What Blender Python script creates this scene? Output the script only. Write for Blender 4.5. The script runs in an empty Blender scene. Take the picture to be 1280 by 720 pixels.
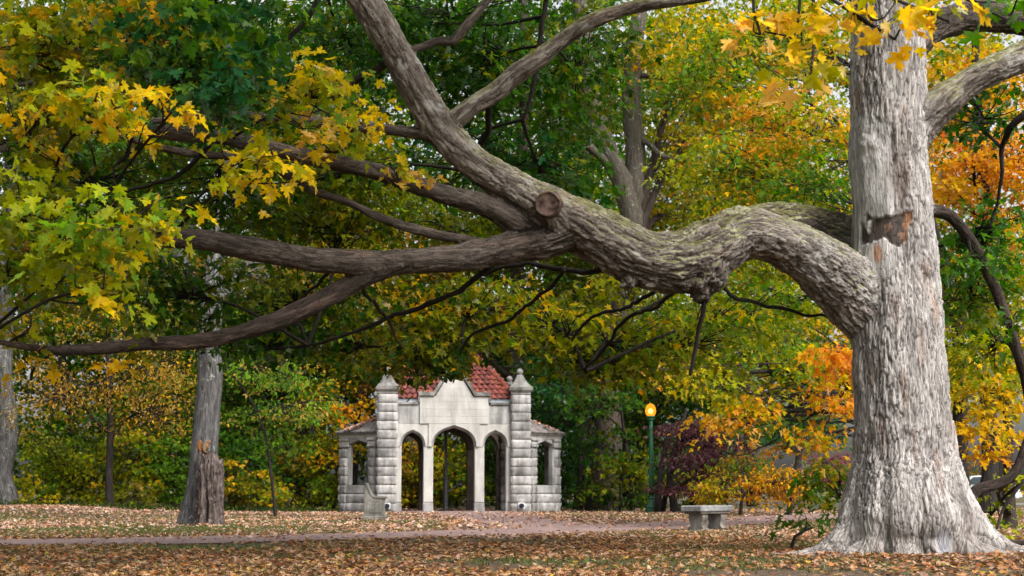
import bpy, bmesh, math, random
import numpy as np
from mathutils import Vector, Matrix

# ------------------------------------------------------------------ camera, sky, sun, exposure
SC = bpy.context.scene
COL = SC.collection
F = 1778.0                      # focal length in photo pixels (1280 wide)
EYE = 0.80
PITCH = math.atan(253.0 / F)
cam_data = bpy.data.cameras.new('camera')
cam_data.sensor_width = 36.0
cam_data.lens = 36.0 * F / 1280.0
cam_data.clip_end = 6000.0
cam_data.dof.use_dof = True
cam_data.dof.focus_distance = 16.5
cam_data.dof.aperture_fstop = 4.0
cam = bpy.data.objects.new('camera', cam_data)
COL.objects.link(cam)
cam.location = (0, 0, EYE)
cam.rotation_euler = (math.pi / 2 + PITCH, 0, 0)
SC.camera = cam

SUN_ELEV, SUN_AZ = math.radians(46), math.radians(140)     # azimuth clockwise from +Y: behind the camera, to its right
world = bpy.data.worlds.new('World')
SC.world = world
world.use_nodes = True
wn = world.node_tree.nodes
wl = world.node_tree.links
sky = wn.new('ShaderNodeTexSky')
sky.sky_type = 'NISHITA'
sky.sun_disc = False
sky.sun_elevation = SUN_ELEV
sky.sun_rotation = SUN_AZ
sky.air_density = 1.0
sky.dust_density = 6.0
sky.ozone_density = 1.0
hs = wn.new('ShaderNodeHueSaturation')
hs.inputs['Saturation'].default_value = 0.22
wl.new(sky.outputs[0], hs.inputs['Color'])
wl.new(hs.outputs[0], wn['Background'].inputs['Color'])
wn['Background'].inputs['Strength'].default_value = 0.15

sun_data = bpy.data.lights.new('sun', 'SUN')
sun_data.energy = 1.5
sun_data.angle = math.radians(25)
sun_data.color = (1.0, 0.96, 0.91)
sun = bpy.data.objects.new('sun', sun_data)
COL.objects.link(sun)
sdir = Vector((math.sin(SUN_AZ) * math.cos(SUN_ELEV), math.cos(SUN_AZ) * math.cos(SUN_ELEV), math.sin(SUN_ELEV)))
sun.rotation_euler = sdir.to_track_quat('Z', 'Y').to_euler()
sun.location = sdir * 60

SC.view_settings.view_transform = 'Standard'
SC.view_settings.look = 'None'
SC.view_settings.gamma = 1.0
SC.view_settings.exposure = 1.10
SC.view_settings.use_curve_mapping = False
SC.render.engine = 'CYCLES'
SC.cycles.max_bounces = 5
SC.cycles.diffuse_bounces = 3
SC.cycles.transmission_bounces = 4
SC.cycles.transparent_max_bounces = 4
SC.cycles.caustics_reflective = False
SC.cycles.caustics_refractive = False
SC.cycles.use_denoising = True
SC.cycles.use_adaptive_sampling = True
SC.cycles.adaptive_threshold = 0.02
SC.render.use_persistent_data = False

# ------------------------------------------------------------------ helpers
rng = np.random.default_rng(7)
random.seed(7)
CT, ST = math.cos(PITCH), math.sin(PITCH)


def ray_t(py, D):
    v = (360.0 - py) / F
    return D / (CT - v * ST), v


def at(px, py, D):
    """a point at ground distance D that the photo shows at (px, py)"""
    t, v = ray_t(py, D)
    return np.array([(px - 640.0) / F * t, D, EYE + (ST + v * CT) * t])


def ground_y(D):
    return 613.0 + F * EYE / D


def on_ground(px, D):
    p = at(px, ground_y(D), D)
    p[2] = 0.0
    return p


def tag(o, label=None, cat=None, group=None, kind=None):
    if label: o['label'] = label
    if cat: o['category'] = cat
    if group: o['group'] = group
    if kind: o['kind'] = kind
    return o


def empty(name, loc=(0, 0, 0), rz=0.0):
    o = bpy.data.objects.new(name, None)
    COL.objects.link(o)
    o.location = loc
    o.rotation_euler = (0, 0, rz)
    o.empty_display_size = 0.2
    return o


def link(name, me, mat=None, parent=None):
    o = bpy.data.objects.new(name, me)
    COL.objects.link(o)
    if mat is not None and not me.materials:
        me.materials.append(mat)
    if parent is not None:
        o.parent = parent
    return o


def np_mesh(name, V, tris=None, quads=None, smooth=False):
    """fast mesh from arrays"""
    me = bpy.data.meshes.new(name)
    V = np.asarray(V, dtype=np.float32)
    loops, starts = [], []
    n = 0
    if quads is not None and len(quads):
        q = np.asarray(quads, dtype=np.int32)
        loops.append(q.ravel()); starts.append(np.arange(len(q), dtype=np.int32) * 4); n = q.size
    if tris is not None and len(tris):
        t = np.asarray(tris, dtype=np.int32)
        loops.append(t.ravel()); starts.append(n + np.arange(len(t), dtype=np.int32) * 3)
    L = np.concatenate(loops); S = np.concatenate(starts)
    me.vertices.add(len(V)); me.vertices.foreach_set('co', V.ravel())
    me.loops.add(len(L)); me.loops.foreach_set('vertex_index', L)
    me.polygons.add(len(S)); me.polygons.foreach_set('loop_start', S)
    me.update(calc_edges=True)
    if smooth:
        me.polygons.foreach_set('use_smooth', np.ones(len(S), dtype=bool))
    return me


def color_attr(me, C, name='col'):
    a = me.color_attributes.new(name, 'FLOAT_COLOR', 'POINT')
    c4 = np.ones((len(C), 4), dtype=np.float32)
    c4[:, :3] = C
    a.data.foreach_set('color', c4.ravel())


def vec_attr(me, C, name):
    a = me.attributes.new(name, 'FLOAT_VECTOR', 'POINT')
    a.data.foreach_set('vector', np.asarray(C, dtype=np.float32).ravel())


def bm_link(name, bm, mat, parent=None, smooth=False):
    me = bpy.data.meshes.new(name)
    bm.normal_update()
    bm.to_mesh(me); bm.free()
    if smooth:
        for p in me.polygons: p.use_smooth = True
    return link(name, me, mat, parent)


def norm(v):
    return v / np.maximum(np.linalg.norm(v, axis=-1, keepdims=True), 1e-9)


# --- numpy noise
def _hash(ix, iy, iz, seed):
    h = (ix.astype(np.int64) * 374761393 + iy.astype(np.int64) * 668265263 + iz.astype(np.int64) * 2147483647 + seed * 1274126177) & 0xFFFFFFFF
    h = ((h ^ (h >> 13)) * 1274126177) & 0xFFFFFFFF
    h = ((h ^ (h >> 16)) * 2246822519) & 0xFFFFFFFF
    return ((h ^ (h >> 15)) & 0xFFFFFF) / float(0xFFFFFF)


def vnoise(p, seed=0):
    i = np.floor(p); f = p - i
    f = f * f * (3 - 2 * f)
    i = i.astype(np.int64)
    r = 0
    for dx in (0, 1):
        wx = f[:, 0] if dx else 1 - f[:, 0]
        for dy in (0, 1):
            wy = f[:, 1] if dy else 1 - f[:, 1]
            for dz in (0, 1):
                wz = f[:, 2] if dz else 1 - f[:, 2]
                r = r + wx * wy * wz * _hash(i[:, 0] + dx, i[:, 1] + dy, i[:, 2] + dz, seed)
    return r * 2 - 1


def fbm(p, octv=4, seed=0):
    r = 0; a = 0.55
    for k in range(octv):
        r = r + a * vnoise(p * (2.03 ** k) + 17.3 * k, seed + k); a *= 0.5
    return r


def cells(p, seed=0):
    i = np.floor(p).astype(np.int64)
    f1 = np.full(len(p), 9.0); f2 = np.full(len(p), 9.0); cid = np.zeros(len(p))
    for dx in (-1, 0, 1):
        for dy in (-1, 0, 1):
            for dz in (-1, 0, 1):
                jx, jy, jz = i[:, 0] + dx, i[:, 1] + dy, i[:, 2] + dz
                qx = jx + _hash(jx, jy, jz, seed); qy = jy + _hash(jx, jy, jz, seed + 11); qz = jz + _hash(jx, jy, jz, seed + 23)
                d = np.sqrt((qx - p[:, 0]) ** 2 + (qy - p[:, 1]) ** 2 + (qz - p[:, 2]) ** 2)
                c = d < f1
                f2 = np.where(c, f1, np.minimum(f2, d))
                cid = np.where(c, _hash(jx, jy, jz, seed + 37), cid)
                f1 = np.where(c, d, f1)
    return f1, f2, cid


def smoothstep(a, b, x):
    t = np.clip((x - a) / (b - a), 0, 1)
    return t * t * (3 - 2 * t)


# --- curves and tubes
def resample(P, R, step):
    """Catmull-Rom through points P with radii R, about one sample per step"""
    P = np.asarray(P, float); R = np.asarray(R, float)
    out, rad = [], []
    n = len(P)
    for k in range(n - 1):
        p0 = P[max(k - 1, 0)]; p1 = P[k]; p2 = P[k + 1]; p3 = P[min(k + 2, n - 1)]
        m = max(2, int(np.linalg.norm(p2 - p1) / step))
        for j in range(m):
            t = j / m
            out.append(0.5 * ((2 * p1) + (-p0 + p2) * t + (2 * p0 - 5 * p1 + 4 * p2 - p3) * t * t + (-p0 + 3 * p1 - 3 * p2 + p3) * t ** 3))
            s = t * t * (3 - 2 * t)
            rad.append(R[k] * (1 - s) + R[k + 1] * s)
    out.append(P[-1]); rad.append(R[-1])
    return np.array(out), np.array(rad)


def frames(P):
    T = np.gradient(P, axis=0); T = norm(T)
    N = np.zeros_like(T)
    a = np.array([0, -1.0, 0]) if abs(T[0, 1]) < 0.9 else np.array([1.0, 0, 0])
    N[0] = norm(a - T[0] * a.dot(T[0]))
    for k in range(1, len(P)):
        v = N[k - 1] - T[k] * N[k - 1].dot(T[k])
        N[k] = v / max(np.linalg.norm(v), 1e-9)
    return T, N, np.cross(T, N)


class TubeMesh:
    def __init__(self):
        self.V, self.Q, self.T3, self.S = [], [], [], []
        self.n = 0

    def tube(self, P, R, seg=8, cap=True):
        T, N, B = frames(P)
        m = len(P)
        an = np.arange(seg) * 2 * np.pi / seg
        ring = P[:, None, :] + R[:, None, None] * (np.cos(an)[None, :, None] * N[:, None, :] + np.sin(an)[None, :, None] * B[:, None, :])
        s = np.concatenate([[0], np.cumsum(np.linalg.norm(np.diff(P, axis=0), axis=1))])
        co = np.stack([np.repeat(s, seg), (R[:, None] * np.cos(an)).ravel(), (R[:, None] * np.sin(an)).ravel()], 1)
        self.V.append(ring.reshape(-1, 3)); self.S.append(co)
        k = np.arange(m - 1)[:, None] * seg; j = np.arange(seg)[None, :]; j2 = (j + 1) % seg
        q = np.stack([k + j, k + j2, k + seg + j2, k + seg + j], -1).reshape(-1, 4) + self.n
        self.Q.append(q)
        base = self.n
        self.n += m * seg
        if cap:
            self.V.append(np.array([P[0], P[-1]])); self.S.append(np.array([[0, 0, 0], [s[-1], 0, 0]]))
            c0, c1 = self.n, self.n + 1
            self.n += 2
            jj = np.arange(seg); jn = (jj + 1) % seg
            self.T3.append(np.stack([base + jn, base + jj, np.full(seg, c0)], 1))
            e = base + (m - 1) * seg
            self.T3.append(np.stack([e + jj, e + jn, np.full(seg, c1)], 1))
        return self

    def mesh(self, name, smooth=True):
        me = np_mesh(name, np.concatenate(self.V), np.concatenate(self.T3) if self.T3 else None, np.concatenate(self.Q), smooth)
        vec_attr(me, np.concatenate(self.S), 'bk')
        return me


# ------------------------------------------------------------------ materials
MATS = {}


def new_mat(name):
    m = bpy.data.materials.new(name); m.use_nodes = True
    nt = m.node_tree
    for n in list(nt.nodes): nt.nodes.remove(n)
    out = nt.nodes.new('ShaderNodeOutputMaterial')
    MATS[name] = m
    return m, nt, out


def N_(nt, t, **kw):
    n = nt.nodes.new(t)
    for k, v in kw.items():
        if k in n.inputs: n.inputs[k].default_value = v
        else: setattr(n, k, v)
    return n


def ramp(nt, fac, stops):
    r = nt.nodes.new('ShaderNodeValToRGB')
    el = r.color_ramp.elements
    while len(el) < len(stops): el.new(0.5)
    for e, (p, c) in zip(el, stops):
        e.position = p; e.color = (*c, 1)
    nt.links.new(fac, r.inputs[0])
    return r


def stone_mat(name, c_dark, c_mid, c_light, scale=3.0, bump=0.4, rough=0.9, per_obj=0.18, streak=True):
    m, nt, out = new_mat(name)
    tc = N_(nt, 'ShaderNodeTexCoord'); L = nt.links
    oi = N_(nt, 'ShaderNodeObjectInfo')
    add = N_(nt, 'ShaderNodeVectorMath', operation='ADD')
    sc = N_(nt, 'ShaderNodeVectorMath', operation='SCALE'); sc.inputs['Scale'].default_value = 37.0
    L.new(oi.outputs['Random'], sc.inputs[0]) if False else None
    geo = N_(nt, 'ShaderNodeNewGeometry')
    n1 = N_(nt, 'ShaderNodeTexNoise', Scale=scale, Detail=7.0, Roughness=0.65)
    L.new(geo.outputs['Position'], n1.inputs['Vector'])
    r1 = ramp(nt, n1.outputs['Fac'], [(0.28, c_dark), (0.5, c_mid), (0.72, c_light)])
    # damp streaks that run down the face
    mp = N_(nt, 'ShaderNodeMapping'); mp.inputs['Scale'].default_value = (2.6, 2.6, 0.35)
    L.new(geo.outputs['Position'], mp.inputs['Vector'])
    n2 = N_(nt, 'ShaderNodeTexNoise', Scale=1.6, Detail=5.0, Roughness=0.6)
    L.new(mp.outputs[0], n2.inputs['Vector'])
    r2 = ramp(nt, n2.outputs['Fac'], [(0.42, (0.5, 0.49, 0.47)), (0.56, (1, 1, 1))])
    mul = N_(nt, 'ShaderNodeMixRGB', blend_type='MULTIPLY', Fac=0.75 if streak else 0.38)
    L.new(r1.outputs[0], mul.inputs[1]); L.new(r2.outputs[0], mul.inputs[2])
    # each block its own tone
    mr = N_(nt, 'ShaderNodeMapRange'); mr.inputs['To Min'].default_value = 1 - per_obj; mr.inputs['To Max'].default_value = 1 + per_obj * 0.7
    L.new(oi.outputs['Random'], mr.inputs['Value'])
    mul2 = N_(nt, 'ShaderNodeVectorMath', operation='SCALE')
    L.new(mul.outputs[0], mul2.inputs[0]); L.new(mr.outputs[0], mul2.inputs['Scale'])
    n3 = N_(nt, 'ShaderNodeTexNoise', Scale=scale * 9, Detail=6.0, Roughness=0.7)
    L.new(geo.outputs['Position'], n3.inputs['Vector'])
    bp = N_(nt, 'ShaderNodeBump', Strength=bump, Distance=0.02)
    L.new(n3.outputs['Fac'], bp.inputs['Height'])
    b = N_(nt, 'ShaderNodeBsdfPrincipled', Roughness=rough)
    b.inputs['Specular IOR Level'].default_value = 0.25
    L.new(mul2.outputs[0], b.inputs['Base Color']); L.new(bp.outputs[0], b.inputs['Normal'])
    L.new(b.outputs[0], out.inputs[0])
    return m


def paint_mat(name, col, rough=0.4, metal=0.0, spec=0.5, noise=0.25, scale=14.0):
    m, nt, out = new_mat(name); L = nt.links
    geo = N_(nt, 'ShaderNodeNewGeometry')
    n1 = N_(nt, 'ShaderNodeTexNoise', Scale=scale, Detail=5.0, Roughness=0.6)
    L.new(geo.outputs['Position'], n1.inputs['Vector'])
    lo = tuple(c * (1 - noise) for c in col); hi = tuple(min(1, c * (1 + noise)) for c in col)
    r = ramp(nt, n1.outputs['Fac'], [(0.3, lo), (0.7, hi)])
    b = N_(nt, 'ShaderNodeBsdfPrincipled', Roughness=rough, Metallic=metal)
    b.inputs['Specular IOR Level'].default_value = spec
    L.new(r.outputs[0], b.inputs['Base Color'])
    L.new(b.outputs[0], out.inputs[0])
    return m


def leaf_mat(name, attr=True, trans=0.58, gloss=0.05):
    m, nt, out = new_mat(name); L = nt.links
    if attr:
        a = N_(nt, 'ShaderNodeAttribute', attribute_name='col'); csrc = a.outputs['Color']
    else:
        a = N_(nt, 'ShaderNodeObjectInfo'); csrc = a.outputs['Color']
    geo = N_(nt, 'ShaderNodeNewGeometry')
    n1 = N_(nt, 'ShaderNodeTexNoise', Scale=22.0, Detail=3.0)
    L.new(geo.outputs['Position'], n1.inputs['Vector'])
    mr = N_(nt, 'ShaderNodeMapRange'); mr.inputs['To Min'].default_value = 0.62; mr.inputs['To Max'].default_value = 1.38
    L.new(n1.outputs['Fac'], mr.inputs['Value'])
    sc = N_(nt, 'ShaderNodeVectorMath', operation='SCALE')
    L.new(csrc, sc.inputs[0]); L.new(mr.outputs[0], sc.inputs['Scale'])
    d = N_(nt, 'ShaderNodeBsdfDiffuse'); L.new(sc.outputs[0], d.inputs['Color'])
    sat = N_(nt, 'ShaderNodeHueSaturation', Saturation=1.15, Value=1.3); L.new(sc.outputs[0], sat.inputs['Color'])
    t = N_(nt, 'ShaderNodeBsdfTranslucent'); L.new(sat.outputs[0], t.inputs['Color'])
    mx = N_(nt, 'ShaderNodeMixShader', Fac=trans); L.new(d.outputs[0], mx.inputs[1]); L.new(t.outputs[0], mx.inputs[2])
    g = N_(nt, 'ShaderNodeBsdfGlossy', Roughness=0.45); g.inputs['Color'].default_value = (0.9, 0.95, 1, 1)
    lw = N_(nt, 'ShaderNodeFresnel', IOR=1.35); gm = N_(nt, 'ShaderNodeMath', operation='MULTIPLY'); gm.inputs[1].default_value = gloss * 2.5; L.new(lw.outputs[0], gm.inputs[0])
    mx2 = N_(nt, 'ShaderNodeMixShader'); L.new(gm.outputs[0], mx2.inputs[0]); L.new(mx.outputs[0], mx2.inputs[1]); L.new(g.outputs[0], mx2.inputs[2])
    L.new(mx2.outputs[0], out.inputs[0])
    return m


def bark_mat(name, c_dark, c_mid, c_light, lichen=0.0, lichen_col=(0.27, 0.29, 0.25)):
    """bark of the other trees: furrows run along the stem (coords from the 'bk' attribute)"""
    m, nt, out = new_mat(name); L = nt.links
    a = N_(nt, 'ShaderNodeAttribute', attribute_name='bk')
    mp = N_(nt, 'ShaderNodeMapping'); mp.inputs['Scale'].default_value = (2.2, 16.0, 16.0)
    L.new(a.outputs['Vector'], mp.inputs['Vector'])
    v = N_(nt, 'ShaderNodeTexNoise', Scale=1.0, Detail=7.0, Roughness=0.7, Distortion=0.6)
    L.new(mp.outputs[0], v.inputs['Vector'])
    r = ramp(nt, v.outputs['Fac'], [(0.3, c_dark), (0.5, c_mid), (0.72, c_light)])
    geo = N_(nt, 'ShaderNodeNewGeometry')
    last = r.outputs[0]
    if lichen > 0:
        n2 = N_(nt, 'ShaderNodeTexNoise', Scale=5.5, Detail=6.0, Roughness=0.75)
        L.new(geo.outputs['Position'], n2.inputs['Vector'])
        r2 = ramp(nt, n2.outputs['Fac'], [(0.68 - 0.13 * lichen, (0, 0, 0)), (0.74 - 0.13 * lichen, (0.8, 0.8, 0.8))])
        mx = N_(nt, 'ShaderNodeMixRGB'); mx.inputs[2].default_value = (*lichen_col, 1)
        L.new(r2.outputs[0], mx.inputs[0]); L.new(last, mx.inputs[1]); last = mx.outputs[0]
    bp = N_(nt, 'ShaderNodeBump', Strength=0.9, Distance=0.05); L.new(v.outputs['Fac'], bp.inputs['Height'])
    b = N_(nt, 'ShaderNodeBsdfPrincipled', Roughness=0.95); b.inputs['Specular IOR Level'].default_value = 0.15
    L.new(last, b.inputs['Base Color']); L.new(bp.outputs[0], b.inputs['Normal']); L.new(b.outputs[0], out.inputs[0])
    return m


def hero_mat(name):
    m, nt, out = new_mat(name); L = nt.links
    c = N_(nt, 'ShaderNodeAttribute', attribute_name='col')
    a = N_(nt, 'ShaderNodeAttribute', attribute_name='bk')
    mp = N_(nt, 'ShaderNodeMapping'); mp.inputs['Scale'].default_value = (4.5, 36.0, 36.0)
    L.new(a.outputs['Vector'], mp.inputs['Vector'])
    v = N_(nt, 'ShaderNodeTexNoise', Scale=1.0, Detail=6.0, Roughness=0.7, Distortion=0.8)
    L.new(mp.outputs[0], v.inputs['Vector'])
    mr = N_(nt, 'ShaderNodeMapRange'); mr.inputs['From Min'].default_value = 0.25; mr.inputs['From Max'].default_value = 0.75
    mr.inputs['To Min'].default_value = 0.74; mr.inputs['To Max'].default_value = 1.22
    L.new(v.outputs['Fac'], mr.inputs['Value'])
    sc = N_(nt, 'ShaderNodeVectorMath', operation='SCALE'); L.new(c.outputs['Color'], sc.inputs[0]); L.new(mr.outputs[0], sc.inputs['Scale'])
    mp2 = N_(nt, 'ShaderNodeMapping'); mp2.inputs['Scale'].default_value = (4.2, 32.0, 32.0); L.new(a.outputs['Vector'], mp2.inputs['Vector'])
    wn_ = N_(nt, 'ShaderNodeTexNoise', Scale=0.5, Detail=3.0); L.new(mp2.outputs[0], wn_.inputs['Vector'])
    ad = N_(nt, 'ShaderNodeVectorMath', operation='MULTIPLY_ADD'); ad.inputs[1].default_value = (2.2, 2.2, 2.2); L.new(wn_.outputs['Color'], ad.inputs[0]); L.new(mp2.outputs[0], ad.inputs[2])
    vo = N_(nt, 'ShaderNodeTexVoronoi', feature='DISTANCE_TO_EDGE', Scale=1.0); L.new(ad.outputs[0], vo.inputs['Vector'])
    vr = ramp(nt, vo.outputs['Distance'], [(0.0, (0.34, 0.31, 0.29)), (0.075, (1, 1, 1))])
    mu = N_(nt, 'ShaderNodeMixRGB', blend_type='MULTIPLY', Fac=0.6); L.new(sc.outputs[0], mu.inputs[1]); L.new(vr.outputs[0], mu.inputs[2])
    hsum = N_(nt, 'ShaderNodeMath', operation='MULTIPLY_ADD'); hsum.inputs[1].default_value = 0.6; L.new(vr.outputs[0], hsum.inputs[0]); L.new(v.outputs['Fac'], hsum.inputs[2])
    bp = N_(nt, 'ShaderNodeBump', Strength=0.9, Distance=0.025); L.new(hsum.outputs[0], bp.inputs['Height'])
    sc = mu
    b = N_(nt, 'ShaderNodeBsdfPrincipled', Roughness=0.92); b.inputs['Specular IOR Level'].default_value = 0.2
    L.new(sc.outputs[0], b.inputs['Base Color']); L.new(bp.outputs[0], b.inputs['Normal']); L.new(b.outputs[0], out.inputs[0])
    return m


leaf_mat('leaf')
leaf_mat('single_leaf', attr=False)
leaf_mat('litter', trans=0.15, gloss=0.04)
hero_mat('hero_bark')
bark_mat('bark_grey', (0.014, 0.013, 0.0125), (0.07, 0.067, 0.066), (0.20, 0.195, 0.19), 0.7)
bark_mat('bark_lichen', (0.03, 0.026, 0.02), (0.07, 0.062, 0.047), (0.125, 0.112, 0.09), 0.7)
bark_mat('bark_dark', (0.010, 0.008, 0.007), (0.023, 0.019, 0.0165), (0.043, 0.036, 0.031))
bark_mat('bark_brown', (0.018, 0.013, 0.010), (0.043, 0.032, 0.026), (0.08, 0.062, 0.05), 0.1)
bark_mat('rotten_wood', (0.016, 0.012, 0.011), (0.075, 0.056, 0.050), (0.21, 0.175, 0.16), 1.1, (0.20, 0.165, 0.155))
stone_mat('rock_face', (0.17, 0.165, 0.16), (0.31, 0.30, 0.295), (0.45, 0.425, 0.41), 3.2, 0.9, per_obj=0.3)
stone_mat('ashlar', (0.30, 0.288, 0.268), (0.38, 0.366, 0.342), (0.44, 0.425, 0.40), 1.5, 0.15, per_obj=0.06, streak=False)
stone_mat('ashlar_grey', (0.17, 0.17, 0.17), (0.28, 0.275, 0.268), (0.38, 0.37, 0.355), 1.5, 0.2, per_obj=0.06)
stone_mat('coping', (0.09, 0.088, 0.08), (0.175, 0.168, 0.157), (0.29, 0.275, 0.26), 3.0, 0.3)
stone_mat('mortar', (0.15, 0.145, 0.138), (0.21, 0.20, 0.19), (0.27, 0.26, 0.245), 6.0, 0.3, per_obj=0.0)
stone_mat('old_concrete', (0.09, 0.087, 0.077), (0.165, 0.158, 0.14), (0.25, 0.24, 0.215), 5.0, 0.4, per_obj=0.05)
stone_mat('bench_stone', (0.11, 0.098, 0.085), (0.19, 0.172, 0.15), (0.28, 0.258, 0.235), 6.0, 0.3, per_obj=0.05)
stone_mat('slab_stone', (0.13, 0.135, 0.14), (0.225, 0.23, 0.23), (0.32, 0.32, 0.315), 6.0, 0.3, per_obj=0.05)
stone_mat('interior_shade', (0.055, 0.042, 0.033), (0.09, 0.07, 0.057), (0.13, 0.105, 0.088), 2.0, 0.2, per_obj=0.05)  # inside stone coloured dark brown to stand in for the shade there
stone_mat('clay_tile', (0.09, 0.023, 0.016), (0.155, 0.041, 0.029), (0.22, 0.07, 0.048), 5.0, 0.2, per_obj=0.0)
stone_mat('slate', (0.10, 0.09, 0.085), (0.17, 0.15, 0.145), (0.27, 0.235, 0.22), 6.0, 0.4, per_obj=0.0)
paint_mat('green_paint', (0.007, 0.062, 0.026), 0.45, 0, 0.4, 0.4)
paint_mat('black_iron', (0.012, 0.012, 0.013), 0.5, 0.0, 0.4)
paint_mat('lead', (0.42, 0.46, 0.52), 0.45, 0.3)
paint_mat('lens', (0.01, 0.015, 0.03), 0.1, 0, 0.8)
paint_mat('lamp_white', (0.55, 0.56, 0.58), 0.5)
paint_mat('fur', (0.17, 0.065, 0.02), 0.9, 0, 0.1, 0.4, 60)
paint_mat('fur_pale', (0.15, 0.09, 0.048), 0.9, 0, 0.1, 0.4, 60)
paint_mat('car_paint', (0.62, 0.64, 0.66), 0.25)
paint_mat('car_glass', (0.06, 0.075, 0.085), 0.08, 0, 0.8)
paint_mat('rubber', (0.015, 0.015, 0.015), 0.8)
paint_mat('cut_wood', (0.085, 0.056, 0.045), 0.95, 0, 0.1, 0.9, 13)


def emit_mat(name, col, strength, mix=1.0):
    m, nt, out = new_mat(name); L = nt.links
    e = N_(nt, 'ShaderNodeEmission', Strength=strength); e.inputs['Color'].default_value = (*col, 1)
    if mix < 1:
        t = N_(nt, 'ShaderNodeBsdfTransparent'); t.inputs['Color'].default_value = (1, 0.75, 0.35, 1)
        mx = N_(nt, 'ShaderNodeMixShader', Fac=mix)
        L.new(t.outputs[0], mx.inputs[1]); L.new(e.outputs[0], mx.inputs[2]); L.new(mx.outputs[0], out.inputs[0])
    else:
        L.new(e.outputs[0], out.inputs[0])
    return m


def tile_mat():
    m, nt, out = new_mat('roof_tile'); L = nt.links
    c = N_(nt, 'ShaderNodeAttribute', attribute_name='col'); geo = N_(nt, 'ShaderNodeNewGeometry')
    n1 = N_(nt, 'ShaderNodeTexNoise', Scale=7.0, Detail=6.0, Roughness=0.7); L.new(geo.outputs['Position'], n1.inputs['Vector'])
    mr = N_(nt, 'ShaderNodeMapRange'); mr.inputs['To Min'].default_value = 0.75; mr.inputs['To Max'].default_value = 1.25; L.new(n1.outputs['Fac'], mr.inputs['Value'])
    sc = N_(nt, 'ShaderNodeVectorMath', operation='SCALE'); L.new(c.outputs['Color'], sc.inputs[0]); L.new(mr.outputs[0], sc.inputs['Scale'])
    b = N_(nt, 'ShaderNodeBsdfPrincipled', Roughness=0.75); b.inputs['Specular IOR Level'].default_value = 0.3
    L.new(sc.outputs[0], b.inputs['Base Color']); L.new(b.outputs[0], out.inputs[0])


tile_mat()
emit_mat('lamp_globe', (1.0, 0.40, 0.025), 0.75, 0.6)
emit_mat('lamp_bulb', (1.0, 0.72, 0.25), 7.0)


def ground_mat():
    m, nt, out = new_mat('ground_soil'); L = nt.links
    geo = N_(nt, 'ShaderNodeNewGeometry')
    n1 = N_(nt, 'ShaderNodeTexNoise', Scale=0.55, Detail=6.0, Roughness=0.65); L.new(geo.outputs['Position'], n1.inputs['Vector'])
    n2 = N_(nt, 'ShaderNodeTexNoise', Scale=9.0, Detail=6.0, Roughness=0.7); L.new(geo.outputs['Position'], n2.inputs['Vector'])
    soil = ramp(nt, n2.outputs['Fac'], [(0.3, (0.045, 0.033, 0.024)), (0.5, (0.10, 0.072, 0.052)), (0.7, (0.19, 0.13, 0.085))])
    grass = ramp(nt, n2.outputs['Fac'], [(0.3, (0.035, 0.05, 0.018)), (0.55, (0.075, 0.10, 0.03)), (0.75, (0.17, 0.15, 0.06))])
    gm = ramp(nt, n1.outputs['Fac'], [(0.47, (0, 0, 0)), (0.6, (1, 1, 1))])
    mx = N_(nt, 'ShaderNodeMixRGB'); L.new(gm.outputs[0], mx.inputs[0]); L.new(soil.outputs[0], mx.inputs[1]); L.new(grass.outputs[0], mx.inputs[2])
    n3 = N_(nt, 'ShaderNodeTexNoise', Scale=30.0, Detail=5.0); L.new(geo.outputs['Position'], n3.inputs['Vector'])
    bp = N_(nt, 'ShaderNodeBump', Strength=0.8, Distance=0.05); L.new(n3.outputs['Fac'], bp.inputs['Height'])
    b = N_(nt, 'ShaderNodeBsdfPrincipled', Roughness=1.0); b.inputs['Specular IOR Level'].default_value = 0.1
    L.new(mx.outputs[0], b.inputs['Base Color']); L.new(bp.outputs[0], b.inputs['Normal']); L.new(b.outputs[0], out.inputs[0])


def paving_mat(name, c0, c1, c2):
    m, nt, out = new_mat(name); L = nt.links
    geo = N_(nt, 'ShaderNodeNewGeometry')
    n1 = N_(nt, 'ShaderNodeTexNoise', Scale=2.2, Detail=8.0, Roughness=0.7); L.new(geo.outputs['Position'], n1.inputs['Vector'])
    r = ramp(nt, n1.outputs['Fac'], [(0.3, c0), (0.5, c1), (0.72, c2)])
    n3 = N_(nt, 'ShaderNodeTexNoise', Scale=60.0, Detail=3.0); L.new(geo.outputs['Position'], n3.inputs['Vector'])
    bp = N_(nt, 'ShaderNodeBump', Strength=0.5, Distance=0.01); L.new(n3.outputs['Fac'], bp.inputs['Height'])
    b = N_(nt, 'ShaderNodeBsdfPrincipled', Roughness=0.85); b.inputs['Specular IOR Level'].default_value = 0.3
    L.new(r.outputs[0], b.inputs['Base Color']); L.new(bp.outputs[0], b.inputs['Normal']); L.new(b.outputs[0], out.inputs[0])


ground_mat()
paving_mat('path_brick', (0.13, 0.083, 0.074), (0.205, 0.138, 0.125), (0.29, 0.205, 0.185))
paving_mat('road', (0.12, 0.12, 0.125), (0.19, 0.19, 0.195), (0.26, 0.26, 0.26))

# ------------------------------------------------------------------ ground, path, apron, far road
W0 = on_ground(566.7, 53.0)          # the well house's front centre
W_ROT = math.radians(6.5)


def bank(x, y):
    """the ground rises a little towards the wood on the far left and swells under the big tree"""
    z = 0.22 * smoothstep(-11.0, -17.0, x) * smoothstep(36.0, 52.0, y)
    d = np.sqrt((x - 4.75) ** 2 + (y - 17.0) ** 2)
    return z + 0.07 * smoothstep(3.2, 0.8, d)


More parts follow.
